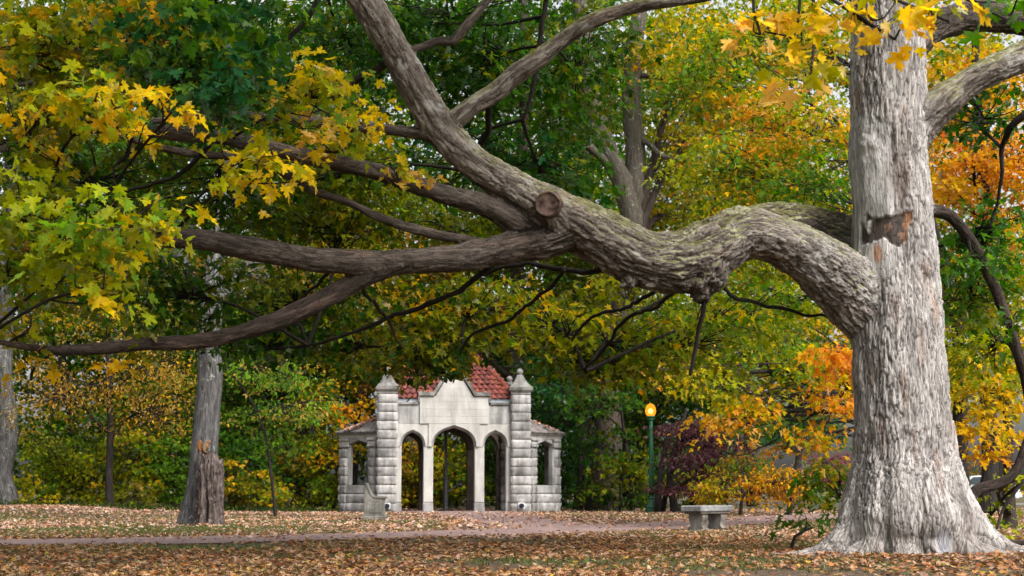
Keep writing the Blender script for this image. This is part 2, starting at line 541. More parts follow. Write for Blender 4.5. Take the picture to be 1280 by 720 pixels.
xs = np.concatenate([[-2500, -600, -160, -70], np.arange(-40, 40.01, 0.8), [70, 160, 600, 2500]])
ys = np.concatenate([[-600, -120, -30], np.arange(-6, 80.01, 0.8), [100, 150, 300, 900, 3500]])
X, Y = np.meshgrid(xs, ys)
Z = bank(X, Y)
nx, ny = len(xs), len(ys)
i = (np.arange(ny - 1)[:, None] * nx + np.arange(nx - 1)[None, :]).ravel()
me = np_mesh('ground', np.stack([X.ravel(), Y.ravel(), Z.ravel()], 1), quads=np.stack([i, i + 1, i + nx + 1, i + nx], 1), smooth=True)
tag(link('ground', me, MATS['ground_soil']), kind='structure')


def ribbon(name, pts, mat, z):
    """a strip along centre points (x, y, half width)"""
    P, R = resample([(a, b, 0) for a, b, _ in pts], [c for _, _, c in pts], 0.6)
    T = norm(np.gradient(P, axis=0)); S = np.stack([-T[:, 1], T[:, 0], 0 * T[:, 0]], 1)
    wob = fbm(np.stack([P[:, 0] * 0.8, P[:, 1] * 0.8, P[:, 0] * 0], 1), 3, 5) * 0.12
    a = P + S * (R + wob)[:, None]; b = P - S * (R - wob)[:, None]
    V = np.concatenate([a, b]); V[:, 2] = z
    n = len(P); k = np.arange(n - 1)
    me = np_mesh(name, V, quads=np.stack([k + n, k + n + 1, k + 1, k], 1))
    return tag(link(name, me, mat), kind='structure'), P


PATH = [(-26, 19.0, 1.5), (-16, 20.2, 1.55), (-7.9, 22.0, 1.6), (-3.6, 24.6, 1.6), (0, 27.8, 1.65), (3.9, 33.4, 1.7), (8.0, 42.0, 1.7), (13, 50, 1.6), (24, 58, 1.6), (40, 64, 1.6)]
_, PATH_P = ribbon('path', PATH, MATS['path_brick'], 0.012)
cw, sw = math.cos(W_ROT), math.sin(W_ROT)


def house_pt(x, y, z=0.0):
    return np.array([W0[0] + x * cw - y * sw, W0[1] + x * sw + y * cw, z])


AP = [(house_pt(0.3, -0.1)[0], house_pt(0.3, -0.1)[1], 2.2), (house_pt(0.6, -8)[0], house_pt(0.6, -8)[1], 1.5), (0.1, 38.5, 1.3), (1.0, 31.0, 1.8)]
_, APRON_P = ribbon('apron', AP, MATS['path_brick'], 0.008)
ribbon('road', [(-60, 96, 4), (10, 92, 4), (24, 86, 4), (80, 76, 4)], MATS['road'], 0.010)

# ------------------------------------------------------------------ well house
house = empty('well_house', W0, W_ROT)
tag(house, 'limestone well house with three pointed arches and red tiled roof', 'pavilion')


def box_bm(bm, x0, x1, y0, y1, z0, z1, bev=0.0):
    r = bmesh.ops.create_cube(bm, size=1.0)
    for v in r['verts']:
        v.co = Vector(((x0 + x1) / 2 + v.co.x * (x1 - x0), (y0 + y1) / 2 + v.co.y * (y1 - y0), (z0 + z1) / 2 + v.co.z * (z1 - z0)))
    if bev > 0:
        es = list({e for v in r['verts'] for e in v.link_edges})
        bmesh.ops.bevel(bm, geom=es, offset=bev, segments=1, affect='EDGES')


def box(name, dims, mat, parent, bev=0.01):
    bm = bmesh.new(); box_bm(bm, *dims, bev)
    return bm_link(name, bm, mat, parent)


def rock_block(w, d, h, seed, sides='fblr', amp=0.055, nx=7, nz=5):
    """a rock-faced block centred on x and y, standing on z=0; rough on the given sides"""
    r = np.random.default_rng(seed)
    V, Q = [], []
    n = 0
    specs = {'f': ((-w / 2, -d / 2), (w / 2, -d / 2), (0, -1)), 'b': ((w / 2, d / 2), (-w / 2, d / 2), (0, 1)),
             'l': ((-w / 2, d / 2), (-w / 2, -d / 2), (-1, 0)), 'r': ((w / 2, -d / 2), (w / 2, d / 2), (1, 0))}
    g = 0.009
    for k, (a, b, nn) in specs.items():
        rough = k in sides
        mx, mz = (nx, nz) if rough else (1, 1)
        u = np.linspace(0, 1, mx + 1); v = np.linspace(0, 1, mz + 1)
        if rough:
            u[1:-1] = np.linspace(0.025, 0.975, mx - 1); v[1:-1] = np.linspace(0.06, 0.94, mz - 1)
        U, W = np.meshgrid(u, v)
        if rough:
            U[1:-1, 2:-2] += r.uniform(-0.06, 0.06, (mz - 1, mx - 3)); W[2:-2, 1:-1] += r.uniform(-0.10, 0.10, (mz - 3, mx - 1))
        e = np.ones_like(U); e[0] = e[-1] = 0; e[:, 0] = e[:, -1] = 0
        off = np.where(e > 0.01, amp * (0.35 + 0.75 * r.random(U.shape) ** 1.3), 0) if rough else np.zeros_like(U)
        if rough:
            off *= np.where(W > 0.35, 1.15, 0.7)     # the belly of the block sits high, the foot is cut back
        px = a[0] + (b[0] - a[0]) * U + nn[0] * off
        py = a[1] + (b[1] - a[1]) * U + nn[1] * off
        pz = g + (h - 2 * g) * W
        V.append(np.stack([px.ravel(), py.ravel(), pz.ravel()], 1))
        kk = (np.arange(mz)[:, None] * (mx + 1) + np.arange(mx)[None, :]).ravel() + n
        Q.append(np.stack([kk, kk + 1, kk + mx + 2, kk + mx + 1], 1))
        n += len(V[-1])
    for z, order in ((h - g, (0, 1, 2, 3)), (g, (3, 2, 1, 0))):
        c = np.array([(-w / 2, -d / 2, z), (w / 2, -d / 2, z), (w / 2, d / 2, z), (-w / 2, d / 2, z)])
        V.append(c); Q.append(np.array([[n + o for o in order]])); n += 4
    me = np_mesh('stone', np.concatenate(V), quads=np.concatenate(Q))
    me.materials.append(MATS['rock_face'])
    return me


def put(name, me, parent, loc, rz=0.0):
    o = link(name, me, None, parent)
    o.location = loc; o.rotation_euler = (0, 0, rz)
    return o


PW, CH = 0.70, 0.333
pillar_blocks = [rock_block(PW - 0.03, PW - 0.03, CH, 100 + k, amp=0.05) for k in range(7)]
corner_blocks = [rock_block(0.40, 0.26, CH, 140 + k, 'flr', amp=0.05, nx=5) for k in range(6)]
wall_blocks = [rock_block(0.95, 0.30, CH, 160 + k, 'f', amp=0.06, nx=8) for k in range(4)]
side_blocks = [rock_block(0.56, 0.30, CH, 180 + k, 'f', amp=0.06, nx=6) for k in range(6)]


def lathe(bm, prof, seg=16, cx=0, cy=0):
    rings = []
    for r, z in prof:
        rings.append([bm.verts.new((cx + r * math.cos(2 * math.pi * k / seg), cy + r * math.sin(2 * math.pi * k / seg), z)) for k in range(seg)])
    for a, b in zip(rings, rings[1:]):
        for k in range(seg):
            bm.faces.new((a[k], a[(k + 1) % seg], b[(k + 1) % seg], b[k]))
    bm.faces.new(list(reversed(rings[0]))); bm.faces.new(rings[-1])


def square_profile(bm, prof, cx=0, cy=0):
    rings = [[bm.verts.new((cx + sx * r, cy + sy * r, z)) for sx, sy in ((-1, -1), (1, -1), (1, 1), (-1, 1))] for r, z in prof]
    for a, b in zip(rings, rings[1:]):
        for k in range(4):
            bm.faces.new((a[k], a[(k + 1) % 4], b[(k + 1) % 4], b[k]))
    bm.faces.new(list(reversed(rings[0]))); bm.faces.new(rings[-1])


DEPTH = 3.5
for (px, py) in ((-2.47, 0), (2.47, 0), (-2.47, DEPTH), (2.47, DEPTH)):
    core = box('pillar', (px - 0.315, px + 0.315, py - 0.315, py + 0.315, 0, 4.33), MATS['mortar'], house, 0)
    for k in range(13):
        st = put('stone', pillar_blocks[(k * 3 + int(px * 7 + py * 5)) % 7], core, (px, py, k * CH), (k % 4) * math.pi / 2)
    bm = bmesh.new()
    square_profile(bm, [(0.37, 4.335), (0.37, 4.40), (0.41, 4.45), (0.44, 4.50), (0.44, 4.60), (0.40, 4.63), (0.27, 4.76), (0.19, 4.90), (0.13, 5.02), (0.11, 5.08)], px, py)
    cap = bm_link('cap', bm, MATS['coping'], house)
    bm = bmesh.new()
    prof = [(0.08, 5.07), (0.085, 5.10)] + [(max(0.02, 0.125 * math.sin(a)), 5.20 - 0.125 * math.cos(a)) for a in np.linspace(0.75, 3.1, 9)]
    lathe(bm, prof, 14, px, py)
    bm_link('finial', bm, MATS['coping'], cap, True)


def bez(a, z0, z1, n=9):
    """right half of a pointed arch: spring (a, z0) to apex (0, z1)"""
    P0, P1, P2, P3 = (a, z0), (a, z0 + (z1 - z0) * 0.72), (a * 0.45, z0 + (z1 - z0) * 0.86), (0, z1)
    o = []
    for t in np.linspace(0, 1, n):
        q = [(1 - t) ** 3, 3 * t * (1 - t) ** 2, 3 * t * t * (1 - t), t ** 3]
        o.append((sum(w * p[0] for w, p in zip(q, (P0, P1, P2, P3))), sum(w * p[1] for w, p in zip(q, (P0, P1, P2, P3)))))
    return o


def arch_curve(cx, a, z0, z1, n=9):
    h = bez(a, z0, z1, n)
    return [(cx - x, z) for x, z in h] + [(cx + x, z) for x, z in reversed(h[:-1])]


def prism(name, outline, y0, y1, mat, parent, bev=0.0):
    """extrude an outline in x, z between two depths"""
    bm = bmesh.new()
    a = [bm.verts.new((x, y0, z)) for x, z in outline]
    b = [bm.verts.new((x, y1, z)) for x, z in outline]
    n = len(a)
    f = bm.faces.new(a); g = bm.faces.new(list(reversed(b)))
    for k in range(n):
        bm.faces.new((a[(k + 1) % n], a[k], b[k], b[(k + 1) % n]))
    bmesh.ops.recalc_face_normals(bm, faces=bm.faces[:])
    if bev:
        es = [e for e in f.edges]
        bmesh.ops.bevel(bm, geom=es, offset=bev, segments=1, affect='EDGES')
    bmesh.ops.triangulate(bm, faces=[q for q in bm.faces if len(q.verts) > 4])
    return bm_link(name, bm, mat, parent)


def chamfer(name, inner, outer, y_front, y_in, y_back, mat, parent):
    """the moulded edge of an arch: slopes from the wall face to the opening, then runs back"""
    bm = bmesh.new()
    rows = [[bm.verts.new((x, y_front, z)) for x, z in outer], [bm.verts.new((x, y_in, z)) for x, z in inner], [bm.verts.new((x, y_back, z)) for x, z in inner],
            [bm.verts.new((x, y_back, z)) for x, z in outer]]
    for r0, r1 in zip(rows, rows[1:]):
        for k in range(len(inner) - 1):
            bm.faces.new((r0[k], r0[k + 1], r1[k + 1], r1[k]))
    bmesh.ops.recalc_face_normals(bm, faces=bm.faces[:])
    return bm_link(name, bm, mat, parent)


SPR = 2.40
ARCH = [(-1.53, 0.40, 2.38, 2.93), (0.0, 0.755, SPR, 3.10), (1.53, 0.40, 2.38, 2.93)]
M = 0.075          # width of the arch moulding


def arcade(y0, y1, front):
    grp = house
    # piers and columns up to the springing
    for cx, hw, nm in ((-2.035, 0.105, 'jamb'), (-0.945, 0.18, 'column'), (0.945, 0.18, 'column'), (2.035, 0.105, 'jamb')):
        base = box(nm, (cx - hw, cx + hw, y0 + 0.02, y1 - 0.02, 0.36, SPR - 0.004), MATS['ashlar' if front else 'interior_shade'], grp, 0.025)
        box('base', (cx - hw - 0.012, cx + hw + 0.012, y0 + 0.006, y1 - 0.006, 0.0, 0.356), MATS['ashlar_grey' if front else 'interior_shade'], base, 0.02)
    # spandrels: one slab above each arch
    edges = [-2.135, -0.945, 0.945, 2.135]
    for k, (cx, a, z0, z1) in enumerate(ARCH):
        x0, x1 = edges[k] + 0.0012, edges[k + 1] - 0.0012
        inner = arch_curve(cx, a, z0, z1); outer = arch_curve(cx, a + M, z0, z1 + M * 1.25)
        o2 = [(max(x0 + 0.01, min(x1 - 0.01, x)), z) for x, z in outer]
        top = 3.235
        outline = [(x0, SPR)] + [(x, z) for x, z in o2 if z > SPR - 0.03] + [(x1, SPR), (x1, top), (x0, top)]
        outline = [(x, max(z, SPR)) for x, z in outline]
        clean = [outline[0]]
        for p in outline[1:]:
            if abs(p[0] - clean[-1][0]) + abs(p[1] - clean[-1][1]) > 1e-4: clean.append(p)
        fy = y0 - (0.05 if k == 1 and front else 0)
        sp = prism('spandrel', clean, fy, y1, MATS['ashlar' if front else 'interior_shade'], grp)
        chamfer('arch_moulding', inner, o2, fy - 0.004, y0 + 0.09, y1 + 0.004, MATS['ashlar_grey' if front else 'interior_shade'], sp)
    if not front:
        box('upper_wall', (-2.13, 2.13, y0, y1, 3.24, 3.95), MATS['interior_shade'], grp)
        return
    # ashlar courses of the central panel
    zc = [3.24, 3.50, 3.78, 4.06, 4.255]
    cuts = [[-1.28, -0.45, 0.45, 1.28], [-1.28, -0.1, 1.28], [-1.28, -0.62, 0.55, 1.28], [-1.28, 0.06, 1.28]]
    for z0, z1, xsn in zip(zc, zc[1:], cuts):
        for xa, xb in zip(xsn, xsn[1:]):
            box('ashlar_block', (xa + 0.0012, xb - 0.0012, y0 - 0.05 + random.uniform(-0.0012, 0.0012), y1, z0 + 0.0012, z1 - 0.0012), MATS['ashlar'], grp, 0.004)
    for sx in (-1, 1):
        for z0, z1 in ((3.24, 3.60), (3.60, 3.93)):
            xa, xb = sorted((sx * 1.283, sx * 2.13))
            box('ashlar_block', (xa + 0.0012, xb - 0.0012, y0, y1, z0 + 0.0012, z1 - 0.0012), MATS['ashlar_grey'], grp, 0.004)
        xa, xb = sorted((sx * 1.335, sx * 2.13))
        box('parapet_coping', (xa, xb, y0 - 0.06, y1 + 0.04, 3.935, 4.03), MATS['coping'], grp, 0.015)
        box('gutter', (xa, xb, y0 + 0.10, y1 + 0.25, 4.035, 4.17), MATS['lead'], grp, 0.01)
    # steep gable, cut into courses
    gz0, gz1, gw = 4.258, 5.42, 0.70
    zz = [4.258, 4.55, 4.83, 5.09, 5.42]
    for k, (za, zb) in enumerate(zip(zz, zz[1:])):
        wa = gw * (gz1 - za) / (gz1 - gz0); wb = gw * (gz1 - zb) / (gz1 - gz0)
        if k == 0:
            prism('gable_block', [(-wa, za + .0012), (-0.02, za + .0012), (-0.02, zb - .0012), (-wb, zb - .0012)], y0 - 0.05, y1, MATS['ashlar'], grp)
            prism('gable_block', [(-0.014, za + .0012), (wa, za + .0012), (wb, zb - .0012), (-0.014, zb - .0012)], y0 - 0.05, y1, MATS['ashlar'], grp)
        else:
            o = [(-wa, za + .0012), (wa, za + .0012), (wb, zb - .0012), (-wb, zb - .0012)] if wb > 0.01 else [(-wa, za + .0012), (wa, za + .0012), (0, zb)]
            prism('gable_block', o, y0 - 0.05, y1, MATS['ashlar'], grp)
    # copings: shoulders and slopes
    sl = math.atan2(gz1 - gz0, gw)
    for sx in (-1, 1):
        pts = [(1.34, 4.262), (0.74, 4.262), (0.02, 5.46), (0.02, 5.68), (0.80, 4.40), (1.34, 4.40)]
        c = prism('gable_coping', [(sx * x, z) for x, z in pts], y0 - 0.13, y1 + 0.06, MATS['coping'], grp, 0.012)
        pts = [(1.34, 4.03), (1.34, 4.258), (1.284, 4.258), (1.284, 4.03)]
        prism('shoulder_block', [(sx * x, z) for x, z in pts], y0 - 0.09, y1 + 0.05, MATS['coping'], grp)


arcade(-0.175, 0.175, True)
arcade(DEPTH - 0.175, DEPTH + 0.175, False)
box('floor', (-2.1, 2.1, -0.30, DEPTH + 0.3, -0.05, 0.035), MATS['path_brick'], house, 0.01)
box('ceiling', (-2.12, 2.12, 0.18, DEPTH - 0.18, 3.80, 3.92), MATS['interior_shade'], house, 0)

# canted bays on both sides, each with three faces between front and rear pillar
BX0, BX1, BC = 2.82, 4.05, 1.25


def bay_wall(p0, p1, window, parent_side, flip):
    """one face from p0 to p1 (plan), rough outside. Local x runs along the face, outside is -y."""
    p0 = np.array(p0); p1 = np.array(p1)
    if flip: p0, p1 = p1, p0
    d = p1 - p0; Lg = np.linalg.norm(d); ang = math.atan2(d[1], d[0])
    mid = (p0 + p1) / 2
    if window:
        wx = 0.58                                  # half width of the opening with its jambs
        bm = bmesh.new()
        for dims in ((-Lg / 2, -wx, -0.10, 0.1, 0, 2.42), (wx, Lg / 2, -0.10, 0.1, 0, 2.42), (-wx, wx, -0.10, 0.1, 0, 0.70)):
            box_bm(bm, *dims)
        core = bm_link('bay_wall', bm, MATS['mortar'], house)
    else:
        core = box('bay_wall', (-Lg / 2, Lg / 2, -0.10, 0.1, 0, 2.42), MATS['mortar'], house, 0)
    core.location = (mid[0], mid[1], 0); core.rotation_euler = (0, 0, ang)
    if window:
        pier = Lg / 2 - wx
        for k in range(7):
            for sx in (-1, 1):
                o = put('stone', corner_blocks[(k * 2 + (sx > 0)) % 6], core, (sx * (wx + pier / 2), 0.0, k * CH + 0.0), 0)
                o.scale = (pier / 0.40, 1, 1.035)
        for k in range(2):
            o = put('stone', wall_blocks[k % 4], core, (0, 0.03, k * CH), 0)
            o.scale = (2 * wx / 0.95 - 0.012, 1, 1.03)
        box('sill', (-wx + 0.004, wx - 0.004, -0.14, 0.21, 0.70, 0.99), MATS['ashlar_grey'], core, 0.012)
        for sx in (-1, 1):
            xa, xb = sorted((sx * (wx - 0.085), sx * wx))
            box('jamb', (xa, xb, -0.09, 0.125, 0.995, 2.396), MATS['ashlar_grey'], core, 0.02)
            xa, xb = sorted((sx * (wx - 0.10), sx * (Lg / 2 + 0.02)))
            box('capital', (xa, xb, -0.17, 0.14, 2.40, 2.50), MATS['ashlar_grey'], core, 0.02)
            xa, xb = sorted((sx * (wx - 0.06), sx * (Lg / 2 + 0.0)))
            box('capital_block', (xa, xb, -0.135, 0.12, 2.504, 2.62), MATS['ashlar'], core, 0.015)
            xa, xb = sorted((sx * (wx - 0.12), sx * (Lg / 2 + 0.04)))
            box('capital', (xa, xb, -0.19, 0.14, 2.624, 2.73), MATS['ashlar_grey'], core, 0.025)
        arc = [(-wx + 0.08, 2.505), (-wx + 0.14, 2.54), (0, 2.665), (wx - 0.14, 2.54), (wx - 0.08, 2.505), (wx - 0.08, 2.78), (-wx + 0.08, 2.78)]
        prism('window_head', arc, -0.10, 0.1, MATS['ashlar_grey'], core)
    else:
        n = 3
        for k in range(7):
            for j in range(2):
                o = put('stone', side_blocks[(k + j * 3) % 6], core, ((j - 0.5) * Lg / 2, 0.03, k * CH), 0)
                o.scale = (Lg / 2 / 0.56 - 0.01, 1, 1.03)
        box('capital', (-Lg / 2, Lg / 2, -0.17, 0.14, 2.40, 2.73), MATS['ashlar_grey'], core, 0.02)
    return core


for sx in (-1, 1):
    q = [(sx * BX0, 0.10), (sx * BX1, 0.10 + BC), (sx * BX1, DEPTH - 0.10 - BC), (sx * BX0, DEPTH - 0.10)]
    for k in range(3):
        bay_wall(q[k], q[k + 1], k != 1, sx, sx < 0)
    # cornice and roof of the bay
    def offs(e):
        t = math.tan(math.radians(22.5))
        return [(sx * (BX0 - 0.12), 0.10 - e * 1.2 - 0.12 * 0), (sx * (BX1 + e), 0.10 + BC - e * t), (sx * (BX1 + e), DEPTH - 0.10 - BC + e * t), (sx * (BX0 - 0.12), DEPTH - 0.10 + e * 1.2)]
    for nm, e0, e1, z0, z1, mt in (('cornice', 0.16, 0.20, 2.735, 2.85, 'ashlar'), ('eave', 0.26, 0.30, 2.854, 2.95, 'coping')):
        bm = bmesh.new()
        lo = [bm.verts.new((x, y, z0)) for x, y in offs(e0)]; hi = [bm.verts.new((x, y, z1)) for x, y in offs(e1)]
        for k in range(4):
            bm.faces.new((lo[k], lo[(k + 1) % 4], hi[(k + 1) % 4], hi[k]))
        bm.faces.new(lo); bm.faces.new(hi)
        bmesh.ops.recalc_face_normals(bm, faces=bm.faces[:])
        bm_link(nm, bm, MATS[mt], house)
    # slate courses
    e_pts = [np.array((x, y, 2.955)) for x, y in offs(0.33)]
    t_pts = [np.array((sx * 2.60, 0.35, 3.62)), np.array((sx * 2.60, 1.2, 3.62)), np.array((sx * 2.60, DEPTH - 1.2, 3.62)), np.array((sx * 2.60, DEPTH - 0.35, 3.62))]
    V, Q = [], []
    rows = 7
    for k in range(3):
        for r in range(rows):
            for j in range(9):
                def pt(u, v, lift):
                    a = e_pts[k] * (1 - u) + e_pts[k + 1] * u; b = t_pts[k] * (1 - u) + t_pts[k + 1] * u
                    p = a * (1 - v) + b * v; p = p + np.array([0, 0, lift]); return p
                u0, u1 = j / 9 + 0.004, (j + 1) / 9 - 0.004
                v0, v1 = r / rows, min(1, (r + 1.15) / rows)
                n0 = len(V)
                l0 = 0.022 + random.uniform(0, 0.008)
                V += [pt(u0, v0, l0), pt(u1, v0, l0), pt(u1, v1, 0.004), pt(u0, v1, 0.004), pt(u0, v0, -0.01), pt(u1, v0, -0.01)]
                Q += [(n0, n0 + 1, n0 + 2, n0 + 3), (n0 + 4, n0 + 5, n0 + 1, n0)]
    me = np_mesh('bay_roof', np.array(V), quads=np.array(Q))
    tag(link('bay_roof', me, MATS['slate'], house), kind='stuff')
    bm = bmesh.new()
    for k in range(3):
        vs = [bm.verts.new(p) for p in (e_pts[k] - np.array([0, 0, .012]), e_pts[k + 1] - np.array([0, 0, .012]), t_pts[k + 1] - np.array([0, 0, .012]), t_pts[k] - np.array([0, 0, .012]))]
        bm.faces.new(vs)
    bm_link('roof_deck', bm, MATS['interior_shade'], house)

# main roof: four hipped sides of rounded clay tiles, the profile bows outwards
ROOF_PROF = [(2.33, 4.12), (2.06, 4.47), (1.76, 4.84), (1.44, 5.21), (1.10, 5.57), (0.74, 5.88), (0.36, 6.13), (0.06, 6.26)]
rp = np.array(ROOF_PROF)
arc_s = np.concatenate([[0], np.cumsum(np.linalg.norm(np.diff(rp, axis=0), axis=1))])


def roof_rz(s):
    return np.interp(s, arc_s, rp[:, 0]), np.interp(s, arc_s, rp[:, 1])


V, Q, TC = [], [], []
NR = 13
YS = (DEPTH / 2 + 0.12) / 2.33
for side in range(4):
    for r in range(NR):
        s0, s1 = arc_s[-1] * r / NR, arc_s[-1] * min(1, (r + 1.18) / NR)
        r0, z0 = roof_rz(s0); r1, z1 = roof_rz(s1)
        ncol = max(1, int(round(2 * r0 / 0.23)))
        for c in range(ncol):
            tone = random.uniform(-0.02, 0.02); tcol = np.array(random.choice([(0.15, 0.036, 0.026), (0.115, 0.030, 0.024), (0.175, 0.048, 0.032), (0.13, 0.034, 0.029), (0.095, 0.028, 0.024)])) * random.uniform(.8, 1.2)
            a0 = -r0 + 2 * r0 * c / ncol; a1 = -r0 + 2 * r0 * (c + 1) / ncol
            n0 = len(V)
            K = 5
            for (rr, zz, lift) in ((r0, z0, 0.065), (r1, z1, 0.0)):
                for k in range(K):
                    f = k / (K - 1)
                    x = (a0 * (1 - f) + a1 * f) * rr / r0
                    bulge = 0.075 * math.sin(math.pi * f)
                    outw = rr + (bulge + lift) * 0.75 + tone
                    zc_ = zz + (bulge + lift) * 0.65
                    dx, dy = [(x, -outw), (outw, x), (-x, outw), (-outw, -x)][side]
                    V.append((dx, DEPTH / 2 + dy * YS, zc_)); TC.append(tcol)
            for k in range(K - 1):
                Q.append((n0 + k, n0 + k + 1, n0 + K + k + 1, n0 + K + k))
me = np_mesh('roof_tiles', np.array(V), quads=np.array(Q)); color_attr(me, np.array(TC))
roof_deck_bm = bmesh.new()
rings = [[roof_deck_bm.verts.new((sx * (r - 0.10), DEPTH / 2 + sy * (r - 0.10) * YS, z - 0.10)) for sx, sy in ((-1, -1), (1, -1), (1, 1), (-1, 1))] for r, z in ROOF_PROF]
for a, b in zip(rings, rings[1:]):
    for k in range(4):
        roof_deck_bm.faces.new((a[k], a[(k + 1) % 4], b[(k + 1) % 4], b[k]))
roof_deck_bm.faces.new(rings[-1])
roof = bm_link('roof', roof_deck_bm, MATS['clay_tile'], house)
tag(link('roof_tiles', me, MATS['roof_tile'], roof), kind='stuff')
tb = None
ridge_proto = None
for sxx, syy in ((-1, -1), (1, -1), (1, 1), (-1, 1)):
    NT = 15
    for k in range(NT):
        s0 = arc_s[-1] * k / NT; s1 = arc_s[-1] * (k + 1.15) / NT
        r0, z0 = roof_rz(s0); r1, z1 = roof_rz(s1)
        P = np.array([(sxx * r0, DEPTH / 2 + syy * r0 * YS, z0 + 0.07), (sxx * r1, DEPTH / 2 + syy * r1 * YS, z1 + 0.02)])
        t = TubeMesh().tube(P, np.array([0.155, 0.105]), 8)
        m2 = t.mesh('ridge_tile'); m2.materials.append(MATS['clay_tile'])
        link('ridge_tile', m2, None, roof)
bm = bmesh.new(); lathe(bm, [(0.14, 6.2), (0.16, 6.3), (0.08, 6.36), (0.10, 6.44), (0.02, 6.55)], 10, 0, DEPTH / 2)
bm_link('finial', bm, MATS['clay_tile'], roof)

# iron drinking pump under the arches
pl = house_pt(-0.22, 1.0)
pump = empty('water_pump', (pl[0], pl[1], 0.035), W_ROT)
tag(pump, 'black iron water pump with curved spout under the central arch', 'pump')
bm = bmesh.new(); lathe(bm, [(0.27, 0), (0.27, 0.03), (0.2, 0.05), (0.13, 0.09)], 16); bm_link('base', bm, MATS['black_iron'], pump, False)
bm = bmesh.new(); lathe(bm, [(0.11, 0.08), (0.10, 0.15), (0.095, 1.15), (0.125, 1.18), (0.125, 1.24), (0.07, 1.28)], 14); bm_link('column', bm, MATS['black_iron'], pump)
bm = bmesh.new(); lathe(bm, [(0.06, 1.25), (0.052, 2.2), (0.055, 3.7)], 10); bm_link('upper_pipe', bm, MATS['black_iron'], pump)
P, R = resample([(0.05, 0, 0.72), (0.22, 0, 0.80), (0.38, 0, 0.93), (0.50, 0, 0.98)], [0.045, 0.04, 0.045, 0.07], 0.05)
m2 = TubeMesh().tube(P, R, 10).mesh('spout'); link('spout', m2, MATS['black_iron'], pump)
bm = bmesh.new(); bmesh.ops.create_icosphere(bm, subdivisions=2, radius=0.10, matrix=Matrix.Translation((0.56, 0, 0.97))); bm_link('spout_head', bm, MATS['black_iron'], pump, True)
for k in range(5):
    a = k * 2 * math.pi / 5 + 0.3
    P, R = resample([(0.56, 0, 1.02), (0.56 + 0.07 * math.cos(a), 0.07 * math.sin(a), 1.10), (0.56 + 0.15 * math.cos(a), 0.15 * math.sin(a), 1.13 + 0.06 * (k % 2))], [0.02, 0.016, 0.006], 0.04)
    link('leaf_ornament', TubeMesh().tube(P, R, 6).mesh('leaf_ornament'), MATS['black_iron'], pump)

# small floodlights set low on the two front pillars
for px, lab in ((-2.45, 'small dark floodlight low on the front pillar behind the stone settle'), (2.47, 'small dark floodlight low on the front pillar beside the small bay window without a seat')):
    p = house_pt(px, -0.44, 0.16)
    fl = empty('floodlight', p, W_ROT)
    tag(fl, lab, 'floodlight', 'floodlights on the pillars')
    box('back_plate', (-0.12, 0.12, 0.0, 0.05, -0.03, 0.19), MATS['lamp_white'], fl, 0.012)
    bm = bmesh.new(); lathe(bm, [(0.085, 0), (0.095, 0.03), (0.095, 0.10), (0.07, 0.12)], 14)
    bmesh.ops.rotate(bm, verts=bm.verts, cent=(0, 0, 0), matrix=Matrix.Rotation(math.pi / 2, 3, 'X'))
    for v in bm.verts: v.co.z += 0.08
    bm_link('housing', bm, MATS['black_iron'], fl)
    bm = bmesh.new(); bmesh.ops.create_circle(bm, cap_ends=True, radius=0.07, segments=16, matrix=Matrix.Translation((0, -0.124, 0.08)) @ Matrix.Rotation(math.pi / 2, 4, 'X'))
    bm_link('lens', bm, MATS['lens'], fl)

# ------------------------------------------------------------------ stone settle left of the arches
sp = on_ground(455.0, 38.5)
settle = empty('stone_settle', sp, math.radians(4))
tag(settle, 'weathered grey stone settle with high back and curved arms', 'bench')
prof = [(0, 0), (0.56, 0), (0.56, 0.13), (0.53, 0.15), (0.53, 0.55), (0.57, 0.57), (0.57, 0.615), (0.40, 0.615), (0.27, 0.62), (0.19, 0.68), (0.13, 0.78), (0.085, 0.88), (0.05, 0.965), (0.015, 0.985), (-0.015, 0.93), (-0.01, 0.5), (0.0, 0.14)]


def settle_side(y0, y1):
    s = prism('side_panel', [(x, z) for x, z in prof], y0, y1, MATS['old_concrete'], settle, 0.008)
    rail = [(0.60, 0.575), (0.60, 0.635), (0.40, 0.638), (0.28, 0.645), (0.21, 0.70), (0.155, 0.79), (0.105, 0.895), (0.07, 0.985), (0.02, 1.01), (0.02, 0.97), (0.05, 0.945), (0.085, 0.86), (0.13, 0.76), (0.19, 0.665), (0.27, 0.602), (0.40, 0.596)]
    prism('arm_rail', rail, y0 - 0.025, y1 + 0.025, MATS['old_concrete'], s)
    box('raised_panel', (0.14, 0.45, y0 - 0.014, y0 + 0.02, 0.20, 0.47), MATS['old_concrete'], s, 0.008)
    box('plinth', (-0.03, 0.60, y0 - 0.03, y1 + 0.03, -0.01, 0.12), MATS['old_concrete'], s, 0.015)


settle_side(0.0, 0.13); settle_side(1.47, 1.60)
box('seat', (0.06, 0.54, 0.134, 1.466, 0.36, 0.44), MATS['old_concrete'], settle, 0.015)
box('backrest', (0.0, 0.10, 0.134, 1.466, 0.02, 0.94), MATS['old_concrete'], settle, 0.015)

